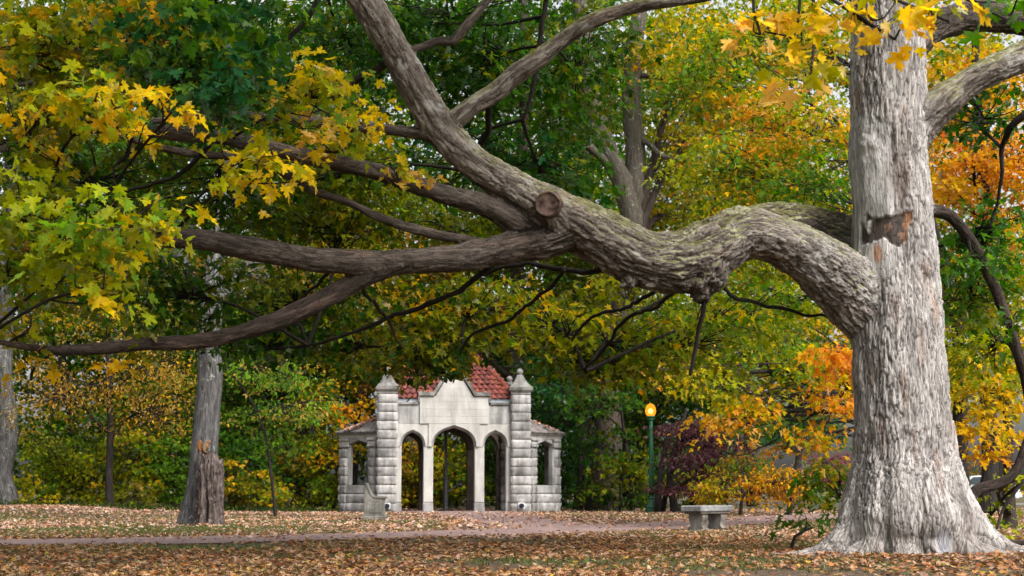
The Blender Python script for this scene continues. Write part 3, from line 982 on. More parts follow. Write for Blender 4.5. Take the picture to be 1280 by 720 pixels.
# ------------------------------------------------------------------ bench by the path
bp_ = on_ground(877.0, 27.9)
ang = math.radians(53)
bench = empty('stone_bench', bp_, ang)       # local x = along the bench, local y = across it
tag(bench, 'backless stone bench on two scrolled legs beside the path', 'bench')
BL, BD = 1.32, 0.46
box('seat_slab', (0, BL, 0.0, BD, 0.385, 0.505), MATS['slab_stone'], bench, 0.02)
box('seat_underside', (0.06, BL - 0.06, 0.04, BD - 0.04, 0.345, 0.388), MATS['bench_stone'], bench, 0.01)
box('footing', (0.0, BL, 0.03, BD - 0.03, -0.02, 0.035), MATS['slab_stone'], bench, 0.01)
half = [(0.185, 0.03), (0.185, 0.06), (0.145, 0.085), (0.125, 0.13), (0.13, 0.18), (0.155, 0.23), (0.165, 0.28), (0.15, 0.325), (0.175, 0.347)]
for cx in (0.28, 1.02):
    bm = bmesh.new()
    rows = [[bm.verts.new((cx + dx, BD / 2 + s * w, z)) for (s, w, z) in ([(1, w, z) for w, z in half] + [(-1, w, z) for w, z in reversed(half)])] for dx in (-0.10, 0.10)]
    n = len(rows[0])
    bm.faces.new(rows[0]); bm.faces.new(list(reversed(rows[1])))
    for k in range(n):
        bm.faces.new((rows[0][(k + 1) % n], rows[0][k], rows[1][k], rows[1][(k + 1) % n]))
    bmesh.ops.recalc_face_normals(bm, faces=bm.faces[:])
    bm_link('leg', bm, MATS['bench_stone'], bench)

# ------------------------------------------------------------------ lamp post
lp = on_ground(815.0, 52.5)
lamp = empty('lamp_post', lp)
tag(lamp, 'green lamp post with a glowing amber globe', 'lamp')
bm = bmesh.new(); lathe(bm, [(0.27, -0.02), (0.27, 0.10), (0.23, 0.14), (0.24, 0.20), (0.20, 0.26), (0.16, 0.42), (0.125, 0.47), (0.14, 0.51), (0.11, 0.56), (0.10, 0.62)], 16); bm_link('base', bm, MATS['green_paint'], lamp)
bm = bmesh.new(); lathe(bm, [(0.098, 0.60), (0.092, 1.2), (0.075, 3.30), (0.075, 3.34)], 14); bm_link('pole', bm, MATS['green_paint'], lamp, True)
for z in (1.25, 1.75):
    bm = bmesh.new(); lathe(bm, [(0.090, z), (0.105, z + 0.015), (0.105, z + 0.05), (0.090, z + 0.065)], 14); bm_link('band', bm, MATS['green_paint'], lamp)
bm = bmesh.new(); lathe(bm, [(0.08, 3.33), (0.12, 3.36), (0.13, 3.44), (0.17, 3.47), (0.17, 3.51)], 14); bm_link('collar', bm, MATS['green_paint'], lamp)
bm = bmesh.new()
lathe(bm, [(0.12, 3.51), (0.165, 3.56), (0.195, 3.65), (0.20, 3.73), (0.18, 3.83), (0.14, 3.90), (0.10, 3.94), (0.05, 3.965), (0.02, 3.975)], 20)
gl = bm_link('globe', bm, MATS['lamp_globe'], lamp, True)
bm = bmesh.new(); bmesh.ops.create_icosphere(bm, subdivisions=3, radius=0.085, matrix=Matrix.Translation((0, 0, 3.69))); bm_link('bulb', bm, MATS['lamp_bulb'], gl, True)

# ------------------------------------------------------------------ pale car far behind the trees
cp = on_ground(1226.0, 84.0)
car = empty('parked_car', (cp[0], cp[1], 0.01), math.radians(-12))
tag(car, 'pale silver car parked far off behind the thick trunk', 'car')
side = [(-2.1, 0.35), (-2.15, 0.75), (-1.95, 0.98), (-1.2, 1.05), (-0.55, 1.62), (0.9, 1.68), (1.75, 1.12), (2.1, 1.02), (2.15, 0.45), (2.0, 0.32)]
body = prism('body', side, -0.85, 0.85, MATS['car_paint'], car, 0.06)
prism('side_window', [(-0.95, 1.12), (-0.45, 1.55), (0.85, 1.60), (1.45, 1.15)], -0.875, -0.845, MATS['car_glass'], car)
for x in (-1.35, 1.35):
    for y in (-0.80, 0.80):
        bm = bmesh.new(); lathe(bm, [(0.2, -0.11), (0.33, -0.10), (0.33, 0.10), (0.2, 0.11)], 16)
        bmesh.ops.rotate(bm, verts=bm.verts, cent=(0, 0, 0), matrix=Matrix.Rotation(math.pi / 2, 3, 'X'))
        for v in bm.verts: v.co += Vector((x, y, 0.32))
        bm_link('wheel', bm, MATS['rubber'], car)
box('bumper', (2.10, 2.22, -0.8, 0.8, 0.4, 0.62), MATS['car_paint'], car, 0.03)
box('bumper', (-2.22, -2.10, -0.8, 0.8, 0.4, 0.62), MATS['car_paint'], car, 0.03)

# ------------------------------------------------------------------ leaves
PAL = dict(
    DG=(0.019, 0.062, 0.006), G=(0.045, 0.128, 0.006), BG=(0.022, 0.098, 0.030), LG=(0.14, 0.27, 0.02), YG=(0.29, 0.31, 0.004),
    Y=(0.68, 0.46, 0.006), GO=(0.66, 0.36, 0.006), O=(0.66, 0.235, 0.012), P=(0.74, 0.44, 0.12), OL=(0.125, 0.135, 0.004), BR=(0.25, 0.11, 0.012),
    RO=(0.56, 0.12, 0.014), PU=(0.085, 0.030, 0.036), PK=(0.28, 0.09, 0.10), MG=(0.10, 0.20, 0.008), T=(0.50, 0.32, 0.075))


def mirror(h):
    return np.array(h + [(-x, y) for x, y in reversed(h[1:-1])])


LEAF_BIG = mirror([(0, 0.0), (0.11, -0.06), (0.34, -0.10), (0.28, 0.05), (0.23, 0.11), (0.38, 0.15), (0.60, 0.33), (0.43, 0.37), (0.47, 0.50), (0.29, 0.45), (0.15, 0.41), (0.19, 0.58), (0.27, 0.72), (0.12, 0.74), (0.0, 1.0)])
LEAF_MID = mirror([(0, 0.0), (0.33, -0.08), (0.21, 0.12), (0.56, 0.36), (0.17, 0.43), (0.22, 0.68), (0.0, 1.0)])
LEAF_FAR = mirror([(0, 0.0), (0.40, 0.02), (0.50, 0.38), (0.20, 0.55), (0.0, 1.0)])
LEAF_OVAL = mirror([(0, 0.0), (0.20, 0.25), (0.22, 0.6), (0.0, 1.0)])
LEAF_KIND = dict(big=LEAF_BIG, mid=LEAF_MID, far=LEAF_FAR, oval=LEAF_OVAL)


def leaf_template(kind):
    o = LEAF_KIND[kind]
    n = len(o)
    V = np.zeros((n + 1, 3))
    V[:n, :2] = o; V[n, :2] = (0, 0.30)
    V[:, 2] = 0.30 * np.abs(V[:, 0]) - 0.22 * V[:, 1] ** 2
    V[:, 1] -= 0.15
    k = np.arange(n)
    return V, np.stack([k, (k + 1) % n, np.full(n, n)], 1)


TEMPL = {k: leaf_template(k) for k in LEAF_KIND}


# openings in the foliage: the lamp's globe and the right-hand slope of the roof can be seen from the lawn
def pruned(p):
    vz = np.maximum(p[:, 1] * CT + (p[:, 2] - EYE) * ST, .1)
    ix = 640 + F * p[:, 0] / vz; iy = 360 - F * ((p[:, 2] - EYE) * CT - p[:, 1] * ST) / vz
    near_ = p[:, 1] < 51.5
    lamp_ = np.hypot((ix - 814.5) / 11, (iy - 519) / 13) < 1
    roof_ = np.hypot((ix - 612) / 27, (iy - 474) / 24) < 1
    face_ = np.hypot((ix - 566) / 44, (iy - 512) / 40) < 1
    cap_ = (np.hypot((ix - 650) / 14, (iy - 483) / 22) < 1) | (np.hypot((ix - 484) / 14, (iy - 487) / 20) < 1)
    return near_ & (p[:, 2] > .8) & (lamp_ | roof_ | face_ | cap_)


class Leaves:
    def __init__(self):
        self.p, self.n, self.t, self.s, self.c = [], [], [], [], []

    def add(self, p, n, t, s, c):
        self.p.append(p); self.n.append(n); self.t.append(t); self.s.append(s); self.c.append(c)

    def cat(self):
        p, n, t, s, c = [np.concatenate(a) for a in (self.p, self.n, self.t, self.s, self.c)]
        keep = ~pruned(p)
        return p[keep], n[keep], t[keep], s[keep], c[keep]

    def mesh(self, name, kind):
        p, n, t, s, c = self.cat()
        return leaf_mesh(name, kind, p, n, t, s, c)


def leaf_mesh(name, kind, p, n, t, s, c):
    TV, TF = TEMPL[kind]
    b = np.cross(t, n)
    k = len(TV)
    sx = s * rng.uniform(0.85, 1.1, len(s)); zz = s * rng.uniform(-0.4, 1.5, len(s))
    V = p[:, None, :] + sx[:, None, None] * TV[None, :, 0:1] * b[:, None, :] + s[:, None, None] * TV[None, :, 1:2] * t[:, None, :] + zz[:, None, None] * TV[None, :, 2:3] * n[:, None, :]
    T = (TF[None] + (np.arange(len(p)) * k)[:, None, None]).reshape(-1, 3)
    me = np_mesh(name, V.reshape(-1, 3), tris=T)
    cc = np.repeat(c, k, axis=0).reshape(len(p), k, 3)
    if kind in ('big', 'mid'):
        w = rng.uniform(0.0, 0.55, (len(p), 1))
        cc[:, -1, :] = cc[:, -1, :] * (1 - w) + w * (cc[:, -1, :] * np.array([0.62, 0.95, 0.6]))
        edge = rng.uniform(0.75, 1.12, (len(p), k - 1, 1)); cc[:, :-1, :] *= edge
        brown = (rng.random((len(p), k - 1)) < 0.06)[..., None]
        cc[:, :-1, :] = np.where(brown, cc[:, :-1, :] * np.array([0.62, 0.42, 0.5]), cc[:, :-1, :])
    color_attr(me, cc.reshape(-1, 3))
    return me


def pick_colors(pal, S, m):
    names = list(pal); w = np.array([pal[k] for k in names], float); w /= w.sum()
    cols = np.array([PAL[k] for k in names])
    sp = rng.choice(len(names), S, p=w)
    lf = np.repeat(sp, m)
    sw = rng.random(S * m) < 0.22
    lf = np.where(sw, rng.choice(len(names), S * m, p=w), lf)
    c = cols[lf] * rng.uniform(0.72, 1.28, (S * m, 1))
    nb = cols[rng.choice(len(names), S * m, p=w)]
    k = rng.uniform(0, 0.3, (S * m, 1))
    return np.clip(c * (1 - k) + nb * k, 0.004, 0.85)


def spray_leaves(LV, centers, m, rs, size, pal, droop=0.35):
    """flat drooping sprays of leaves round each centre"""
    S = len(centers)
    N = S * m
    r = rs * np.sqrt(rng.random(N)) * np.repeat(rng.uniform(0.7, 1.25, S), m)
    ph = rng.random(N) * 2 * np.pi
    tilt = np.repeat(rng.normal(0, 0.22, (S, 2)), m, axis=0)
    ox, oy = r * np.cos(ph), r * np.sin(ph)
    oz = -droop * r * r / rs + tilt[:, 0] * ox + tilt[:, 1] * oy + rng.normal(0, 0.11 * rs, N)
    p = np.repeat(centers, m, axis=0) + np.stack([ox, oy, oz], 1)
    outw = np.stack([np.cos(ph), np.sin(ph), 0 * ph], 1)
    n = norm(np.array([0, 0, 0.62]) + 0.35 * outw + rng.normal(0, 0.42, (N, 3)))
    t = outw * 0.6 + np.array([0, 0, -0.75]) + rng.normal(0, 0.35, (N, 3))
    t = norm(t - n * (t * n).sum(1, keepdims=True))
    s = size * rng.uniform(0.5, 1.22, N)
    LV.add(p, n, t, s, pick_colors(pal, S, m))


def blob_centers(c, rad, S):
    d = norm(rng.normal(0, 1, (S, 3))) * (rng.random((S, 1)) ** 0.42)
    return c + d * np.asarray(rad)


def blob_spec(b):
    """(px, py, D, half width px, half height px, depth m) -> centre, radii in metres"""
    px, py, D, hw, hh, dm = b[:6]
    c = at(px, py, D); t, _ = ray_t(py, D)
    return c, np.array([hw * t / F, dm, hh * t / F])


LEAF_AREA = dict(big=0.40, mid=0.38, far=0.42, oval=0.25)


def make_plant(name, label, cat, trunk, bark, blobs, kind='far', size=0.20, lai=1.7, m=26, rs=0.8, group=None, seg=10, limb_r=0.3, twig=0.012, step=0.25):
    """trunk: points (px, py, D, r metres), first on the ground; blobs: (px, py, D, hw, hh, depth, palette[, lai factor])"""
    base = on_ground(trunk[0][0], trunk[0][2])
    root = empty(name, base)
    tag(root, label, cat, group)
    P = [base - np.array([0, 0, 0.1])] + [at(a, b, d) for a, b, d, _ in trunk[1:]]
    R = [q[3] for q in trunk]
    P, R = resample(P, R, step)
    wob = np.stack([fbm(np.stack([P[:, 2] * 0.5 + base[0], P[:, 2] * 0, P[:, 2] * 0 + q], 1), 3, 9) for q in (1, 5)], 1)
    P[:, :2] += wob * R[:, None] * 0.7 * smoothstep(0, 1.5, P[:, 2])[:, None]
    R = R * (1 + 0.45 * np.exp(-np.maximum(P[:, 2], 0) / (R[0] * 1.4)))
    P0 = P - base
    link('trunk', TubeMesh().tube(P0, R, seg).mesh('trunk'), MATS[bark], root)
    LV = Leaves()
    for b in blobs:
        c, rad = blob_spec(b)
        pal = b[6]; lf = b[7] if len(b) > 7 else 1.0
        area = math.pi * rad[0] * rad[2]
        S = max(3, int(area * lai * lf / (m * LEAF_AREA[kind] * size * size * 0.55)))
        cen = blob_centers(c, rad, S)
        spray_leaves(LV, cen, m, rs, size, pal)
        # limb from the trunk into the blob
        zt = min(c[2] - 0.3 * rad[2], P[-1, 2])
        k = int(np.argmin(np.abs(P[:, 2] - max(zt - 0.35 * np.hypot(c[0] - base[0], c[1] - base[1]), 0.35 * zt))))
        a = P[k]; r0 = max(0.02, min(R[k] * 0.55, limb_r * R[0] + 0.02))
        mid = (a + c) / 2 + np.array([0, 0, 0.12 * np.linalg.norm(c - a)]) + rng.normal(0, 0.12, 3)
        LP, LR = resample(np.array([a, a * 0.65 + mid * 0.35 + rng.normal(0, .08, 3), mid, c]) - base, [r0, r0 * 0.8, r0 * 0.55, 0.02], step)
        tm = TubeMesh().tube(LP, LR, 6)
        nt_ = min(len(cen), 26)
        for q in range(nt_):
            e = cen[q] - base
            j = int(len(LP) * rng.uniform(0.35, 0.95)); s_ = LP[j]
            md = (s_ + e) / 2 + rng.normal(0, 0.10 * np.linalg.norm(e - s_), 3)
            TP, TR = resample([s_, md, e], [twig * 1.6, twig * 1.2, twig * 0.4], step * 1.4)
            tm.tube(TP, TR, 4, cap=False)
        link('limb', tm.mesh('limb'), MATS[bark], root)
    if base[1] > 50:
        LV.c = [q * 0.78 for q in LV.c]          # woodland leaf colours darkened in place of canopy shade
    me = LV.mesh('crown', kind)
    me.transform(Matrix.Translation(-Vector(base)))
    tag(link('crown', me, MATS['leaf'], root), kind='stuff')
    return root


# ------------------------------------------------------------------ the great maple: trunk, roots and limbs
BASE = on_ground(1137, 17.0)
maple = empty('maple_tree', BASE)
tag(maple, 'great old maple with pale grey trunk and long S-bent limb', 'tree')


def chain(pts):
    P, R = [], []
    for px, py, D, r in pts:
        t, _ = ray_t(py, D)
        P.append(at(px, py, D)); R.append(r * t / F)
    return np.array(P), np.array(R)


CH_ = []      # (part name, tone class, P, R)


def add_chain(part, tone, pts, world=False):
    if world:
        P = np.array([p[:3] for p in pts]); R = np.array([p[3] for p in pts])
    else:
        P, R = chain(pts)
    P, R = resample(P, R, 0.07)
    CH_.append((part, tone, P, R))


add_chain('trunk', 0, [(1137, 712, 17, 74), (1135, 660, 17, 70), (1132, 620, 17, 64), (1130, 560, 17, 61), (1127, 500, 17, 58), (1123, 420, 17, 56), (1119, 340, 17, 52), (1117, 270, 17, 50),
                       (1112, 200, 17, 47), (1110, 130, 17, 46), (1110, 60, 17, 45), (1108, 0, 17, 42), (1108, -90, 17, 38), (1112, -200, 17.1, 28)])
root_ang = [188, 215, 248, 283, 318, 352, 30, 90, 150]
root_len = [1.02, 0.76, 0.70, 0.70, 0.80, 1.12, 0.85, 0.8, 0.85]
for a, L_ in zip(root_ang, root_len):
    a = math.radians(a); d = np.array([math.cos(a), math.sin(a), 0])
    side_ = np.array([-d[1], d[0], 0]) * random.uniform(-0.2, 0.2)
    add_chain('trunk', 0, [(*(BASE + d * 0.10 + np.array([0, 0, 2.0])), 0.30), (*(BASE + d * 0.27 + np.array([0, 0, 1.15])), 0.33), (*(BASE + d * 0.50 + np.array([0, 0, 0.55])), 0.30), (*(BASE + d * 0.80 * L_ + np.array([0, 0, 0.17])), 0.21),
                           (*(BASE + (d * 1.15 + side_) * L_ + np.array([0, 0, 0.03])), 0.135), (*(BASE + (d * 1.55 + 2 * side_) * L_ + np.array([0, 0, -0.01])), 0.085), (*(BASE + (d * 2.1 + 3 * side_) * L_ + np.array([0, 0, -0.05])), 0.05)], world=True)
add_chain('limb', 1, [(1118, 425, 17.2, 34), (1100, 404, 17.12, 40), (1078, 378, 17.0, 43), (1048, 347, 16.85, 40), (1005, 316, 16.65, 35), (965, 297, 16.5, 32), (925, 291, 16.4, 34), (890, 310, 16.3, 40), (850, 326, 16.2, 40), (805, 322, 16.1, 37),
                      (760, 300, 16, 36), (720, 280, 15.9, 36), (690, 264, 15.8, 33), (655, 243, 15.7, 24), (620, 222, 15.6, 21), (588, 200, 15.5, 20), (560, 173, 15.45, 21), (540, 147, 15.4, 22), (520, 112, 15.3, 20),
                      (498, 70, 15.2, 19), (477, 35, 15.1, 20), (455, 0, 15, 20), (425, -50, 14.9, 18), (390, -110, 14.8, 15)])
add_chain('limb', 2, [(720, 286, 15.9, 30), (680, 300, 15.8, 27), (640, 309, 15.7, 22), (600, 318, 15.6, 19), (560, 325, 15.4, 17), (500, 327, 15.2, 16), (450, 328, 15, 16), (400, 325, 14.7, 16), (350, 317, 14.4, 16), (300, 308, 14.1, 16),
                      (250, 300, 13.8, 14), (200, 298, 13.5, 12), (140, 293, 13.2, 11), (70, 290, 12.9, 10), (0, 285, 12.6, 9), (-70, 280, 12.3, 7)])
add_chain('limb', 3, [(510, 329, 15.2, 12), (465, 343, 15.1, 13), (430, 360, 15, 13), (385, 384, 14.8, 12.5), (335, 405, 14.6, 12), (285, 420, 14.4, 11), (235, 428, 14.2, 10), (180, 430, 14, 9), (130, 435, 13.7, 8.5), (85, 438, 13.3, 7.5), (45, 435, 12.9, 6), (12, 430, 12.5, 5), (-25, 425, 12.2, 4)])
add_chain('limb', 2, [(672, 292, 15.8, 20), (642, 276, 15.7, 17), (605, 257, 15.6, 14), (560, 244, 15.5, 12.5), (515, 230, 15.4, 12), (470, 215, 15.3, 12), (425, 205, 15.1, 12), (380, 195, 14.9, 11), (330, 183, 14.6, 10.5), (280, 172, 14.3, 10),
                      (225, 168, 14, 10), (160, 160, 13.7, 9), (110, 160, 13.4, 8), (60, 170, 13.1, 7), (15, 183, 12.8, 6), (-50, 200, 12.5, 4)])
add_chain('branch', 2, [(602, 303, 15.6, 6), (540, 292, 15.5, 6.5), (480, 274, 15.4, 6.5), (435, 253, 15.3, 6), (395, 240, 15.2, 6), (370, 225, 15.1, 6), (335, 208, 15, 6), (300, 197, 14.9, 6), (240, 192, 14.7, 5.5), (190, 182, 14.5, 5), (145, 168, 14.3, 4), (100, 150, 14.2, 3)])
add_chain('limb', 2, [(558, 176, 15.45, 13), (525, 167, 15.4, 9), (495, 163, 15.4, 8), (455, 160, 15.4, 8), (415, 155, 15.3, 8), (360, 148, 15.2, 7), (300, 145, 15.1, 6.5), (230, 148, 15, 6), (160, 155, 14.9, 5)])
add_chain('limb', 1, [(556, 160, 15.45, 13), (590, 133, 15.4, 12), (620, 115, 15.4, 12), (645, 92, 15.35, 13), (670, 75, 15.3, 12.5), (705, 48, 15.3, 12), (740, 27, 15.2, 12), (785, 11, 15.2, 10), (830, 3, 15.1, 8.5), (880, -4, 15.1, 8), (930, -20, 15.1, 6)])
add_chain('branch', 2, [(500, 67, 15.2, 6), (530, 58, 15.3, 6), (550, 51, 15.4, 6), (566, 52, 15.4, 6), (578, 38, 15.4, 6.5), (592, 22, 15.4, 6), (612, -3, 15.5, 5.5), (640, -40, 15.5, 5)])
add_chain('branch', 3, [(492, 72, 15.3, 6), (470, 88, 15.4, 6), (445, 100, 15.5, 5.5), (427, 113, 15.6, 5), (400, 135, 15.6, 4), (370, 150, 15.7, 3)])
HUMP = len(CH_)
add_chain('limb', 2, [(1110, 330, 17.5, 36), (1065, 308, 17.6, 36), (1025, 293, 17.65, 34), (985, 285, 17.5, 33), (950, 287, 17.2, 31), (905, 308, 16.7, 28)])
add_chain('limb', 1, [(1122, 205, 17.05, 30), (1140, 166, 17.0, 28), (1170, 134, 16.9, 22), (1205, 107, 16.9, 19), (1240, 87, 16.9, 19), (1280, 69, 17, 19), (1340, 45, 17.1, 17)])
add_chain('limb', 2, [(1120, 70, 17.1, 28), (1155, 40, 17.2, 23), (1190, 25, 17.4, 20), (1225, 19, 17.5, 19), (1260, 24, 17.6, 18), (1330, 38, 17.7, 15)])
add_chain('limb', 3, [(1140, 262, 17.2, 11.2), (1180, 266, 17.5, 8.8), (1200, 283, 17.7, 8.0), (1220, 312, 17.9, 8.0), (1240, 350, 18, 8.0), (1256, 392, 18.1, 8.0), (1270, 435, 18.2, 8.0), (1284, 480, 18.3, 7.6), (1290, 530, 18.4, 7.2), (1279, 568, 18.4, 7.2),
                      (1263, 597, 18.4, 7.2), (1240, 607, 18.4, 7.2), (1220, 613, 18.4, 7.2), (1209, 634, 18.4, 6.8), (1213, 650, 18.4, 6.4), (1222, 664, 18.4, 6.0), (1240, 674, 18.4, 5.6), (1270, 679, 18.4, 5.2), (1300, 676, 18.3, 4.8)])
add_chain('limb', 1, [(885, 325, 16.25, 34), (880, 348, 16.2, 30), (878, 362, 16.2, 22), (876, 376, 16.2, 10)])
add_chain('limb', 1, [(790, 330, 16.1, 22), (786, 352, 16.0, 14), (785, 363, 16.0, 5)])
add_chain('limb', 1, [(700, 280, 15.75, 24), (688, 262, 15.55, 17), (684, 256, 15.38, 16)])
add_chain('limb', 0, [(1120, -60, 17, 30), (1085, -105, 15.5, 24), (1050, -100, 13, 20), (1020, -75, 11, 13), (1000, -60, 9.4, 7)])
# slender hanging branches
THIN = [
    [(880, 372, 16.2, 6), (877, 400, 16.3, 5), (872, 430, 16.4, 4.5), (862, 468, 16.5, 3)],
    [(905, 362, 16.4, 4), (940, 378, 17, 4), (1000, 391, 17.4, 3.5), (1055, 402, 17.8, 2.5)],
    [(612, 338, 15.8, 6), (560, 370, 16.4, 5.5), (520, 385, 16.8, 5), (480, 398, 17.2, 4.5), (430, 420, 17.6, 3.5), (385, 432, 18, 2.5)],
    [(770, 335, 16.4, 7), (727, 340, 16.8, 6), (693, 336, 17.2, 5.5), (654, 331, 17.6, 5), (600, 340, 18, 4)],
    [(705, 338, 16.8, 4), (660, 385, 17.6, 3.8), (620, 405, 18.2, 3.5), (590, 420, 18.6, 3), (572, 448, 18.8, 2.5), (560, 470, 18.8, 2)],
    [(820, 362, 16.4, 4.5), (795, 377, 17, 4), (780, 386, 17.5, 4), (740, 399, 18.2, 3.5), (712, 425, 18.6, 2.5)],
    [(850, 360, 16.4, 4.5), (820, 384, 17.2, 4), (785, 397, 18, 4), (760, 432, 18.6, 3.5), (732, 464, 19, 2.5)],
    [(612, 128, 15.9, 7), (609, 150, 16.5, 7), (603, 185, 17, 6), (590, 215, 17.5, 5)],
    [(684, -20, 17.3, 5), (676, 43, 17.4, 5), (667, 100, 17.5, 4.5), (653, 150, 17.7, 3.5)],
    [(408, -20, 16.8, 5.5), (380, 27, 16.8, 5.5), (345, 68, 16.8, 5), (325, 92, 16.8, 4), (300, 118, 16.8, 3)],
    [(182, 5, 13.9, 4), (172, 40, 13.9, 4), (168, 75, 13.9, 4), (165, 100, 13.8, 3)],
    [(140, 35, 14.2, 3.5), (138, 90, 14.2, 3.5), (125, 120, 14.2, 3)],
    [(160, 165, 13.7, 3.5), (157, 195, 13.5, 3), (142, 210, 13.4, 2.5), (140, 230, 13.4, 2)],
    [(1280, 140, 17.9, 9), (1262, 160, 18, 8), (1252, 185, 18.2, 5), (1252, 215, 18.3, 4), (1245, 260, 18.5, 3.5), (1238, 290, 18.5, 3)],
    [(1285, 590, 18.6, 3.5), (1262, 625, 18.5, 3.5), (1250, 645, 18.5, 3), (1243, 672, 18.4, 2.5)],
    [(450, 355, 15.4, 4.5), (470, 380, 16, 4), (485, 400, 16.6, 3), (500, 430, 17, 2)],
    [(410, 338, 15.0, 4), (385, 362, 15.4, 3.5), (365, 385, 15.8, 3)],
    [(100, 60, 14.4, 4), (85, 90, 14.2, 4), (45, 100, 14, 5), (10, 112, 13.8, 4.5)],
    [(265, 180, 14.6, 4), (230, 215, 14.8, 5), (195, 232, 15, 4), (150, 240, 15.2, 3)],
]
for th in THIN:
    add_chain('branch', 4, th)

bm_tubes = TubeMesh()
for part, tone, P, R in CH_:
    if tone < 4:
        bm_tubes.tube(P, R, 20 if R.max() > 0.2 else 12)
src_me = bm_tubes.mesh('wood_source')
tmp = bpy.data.objects.new('wood_source', src_me); COL.objects.link(tmp)
mod = tmp.modifiers.new('remesh', 'REMESH'); mod.mode = 'VOXEL'; mod.voxel_size = 0.0165
dg = bpy.context.evaluated_depsgraph_get()
ev = tmp.evaluated_get(dg); em = ev.to_mesh()
nv = len(em.vertices)
V = np.empty(nv * 3, dtype=np.float32); em.vertices.foreach_get('co', V); V = V.reshape(-1, 3).astype(float)
npoly = len(em.polygons)
ls = np.empty(npoly, dtype=np.int32); em.polygons.foreach_get('loop_start', ls)
lt = np.empty(npoly, dtype=np.int32); em.polygons.foreach_get('loop_total', lt)
lv = np.empty(len(em.loops), dtype=np.int32); em.loops.foreach_get('vertex_index', lv)
assert (lt == 4).all()
QD = lv.reshape(-1, 4)
ev.to_mesh_clear()
bpy.data.objects.remove(tmp); bpy.data.meshes.remove(src_me)

ED = np.concatenate([QD[:, [0, 1]], QD[:, [1, 2]], QD[:, [2, 3]], QD[:, [3, 0]]])
deg = np.bincount(ED.ravel(), minlength=nv).astype(float)


def lap(Vx, it, lam=0.5):
    for _ in range(it):
        acc = np.zeros_like(Vx)
        for c in range(Vx.shape[1]):
            acc[:, c] = np.bincount(ED[:, 0], Vx[ED[:, 1], c], nv) + np.bincount(ED[:, 1], Vx[ED[:, 0], c], nv)
        Vx = Vx * (1 - lam) + lam * acc / deg[:, None]
    return Vx


def vnormals(Vx):
    fn = np.cross(Vx[QD[:, 2]] - Vx[QD[:, 0]], Vx[QD[:, 3]] - Vx[QD[:, 1]])
    n = np.zeros_like(Vx)
    for k in range(4):
        for c in range(3):
            n[:, c] += np.bincount(QD[:, k], fn[:, c], nv)
    return norm(n)


V = lap(V, 10)
# nearest skeleton sample: which chain, and coordinates along and round it
SP, SR, SS, ST_, SN, SB, SI = [], [], [], [], [], [], []
off = 0.0
for ci, (part, tone, P, R) in enumerate(CH_):
    if tone == 4: continue
    T, Nn, Bb = frames(P)
    s = np.concatenate([[0], np.cumsum(np.linalg.norm(np.diff(P, axis=0), axis=1))]) + off
    off += 13.7
    SP.append(P); SR.append(R); SS.append(s); ST_.append(T); SN.append(Nn); SB.append(Bb); SI.append(np.full(len(P), ci))
SP, SR, SS, ST_, SN, SB, SI = [np.concatenate(a) for a in (SP, SR, SS, ST_, SN, SB, SI)]
best = np.empty(nv, dtype=np.int64)
sp2 = (SP ** 2).sum(1)
is_tr = np.array([c[0] == 'trunk' for c in CH_])[SI]; mt = np.empty(nv); ml = np.empty(nv)
for a in range(0, nv, 20000):
    v = V[a:a + 20000]
    d = np.sqrt(np.maximum((v ** 2).sum(1)[:, None] + sp2[None] - 2 * v @ SP.T, 0))
    dr = d / SR[None]; best[a:a + 20000] = np.argmin(dr, axis=1)
    mt[a:a + 20000] = dr[:, is_tr].min(1); ml[a:a + 20000] = dr[:, ~is_tr].min(1)
rel = V - SP[best]
bk = np.stack([SS[best] + (rel * ST_[best]).sum(1), (rel * SN[best]).sum(1), (rel * SB[best]).sum(1)], 1)
cid = SI[best]
# trunk and roots share one set of bark coordinates, so that the strips run on down into the roots
tr_ = np.array([c[0] == 'trunk' for c in CH_])[cid]
ddx = V[:, 0] - np.interp(V[:, 2], CH_[0][2][:, 2], CH_[0][2][:, 0]); ddy = V[:, 1] - np.interp(V[:, 2], CH_[0][2][:, 2], CH_[0][2][:, 1])
rho = np.maximum(np.hypot(ddx, ddy), 1e-6); rc = np.minimum(rho, 0.66) / rho
bk = np.where(tr_[:, None], np.stack([V[:, 2] - np.maximum(rho - 0.66, 0), ddx * rc, ddy * rc], 1), bk)
tone = np.array([c[1] for c in CH_])[cid].astype(float)
part_is_trunk = np.array([c[0] == 'trunk' for c in CH_])[cid]
rloc = SR[best]
Nrm = vnormals(V)

# trunk features in trunk coordinates (x offset from the axis at that height, z)
axis_x = np.interp(V[:, 2], CH_[0][2][:, 2], CH_[0][2][:, 0])
tx = V[:, 0] - axis_x
front = (Nrm[:, 1] < 0.15) & part_is_trunk


def zpx(py):
    return at(1110, py, 16.5)[2]


def xm(px, py):
    return at(px, py, 16.5)[0] - np.interp(zpx(py), CH_[0][2][:, 2], CH_[0][2][:, 0])


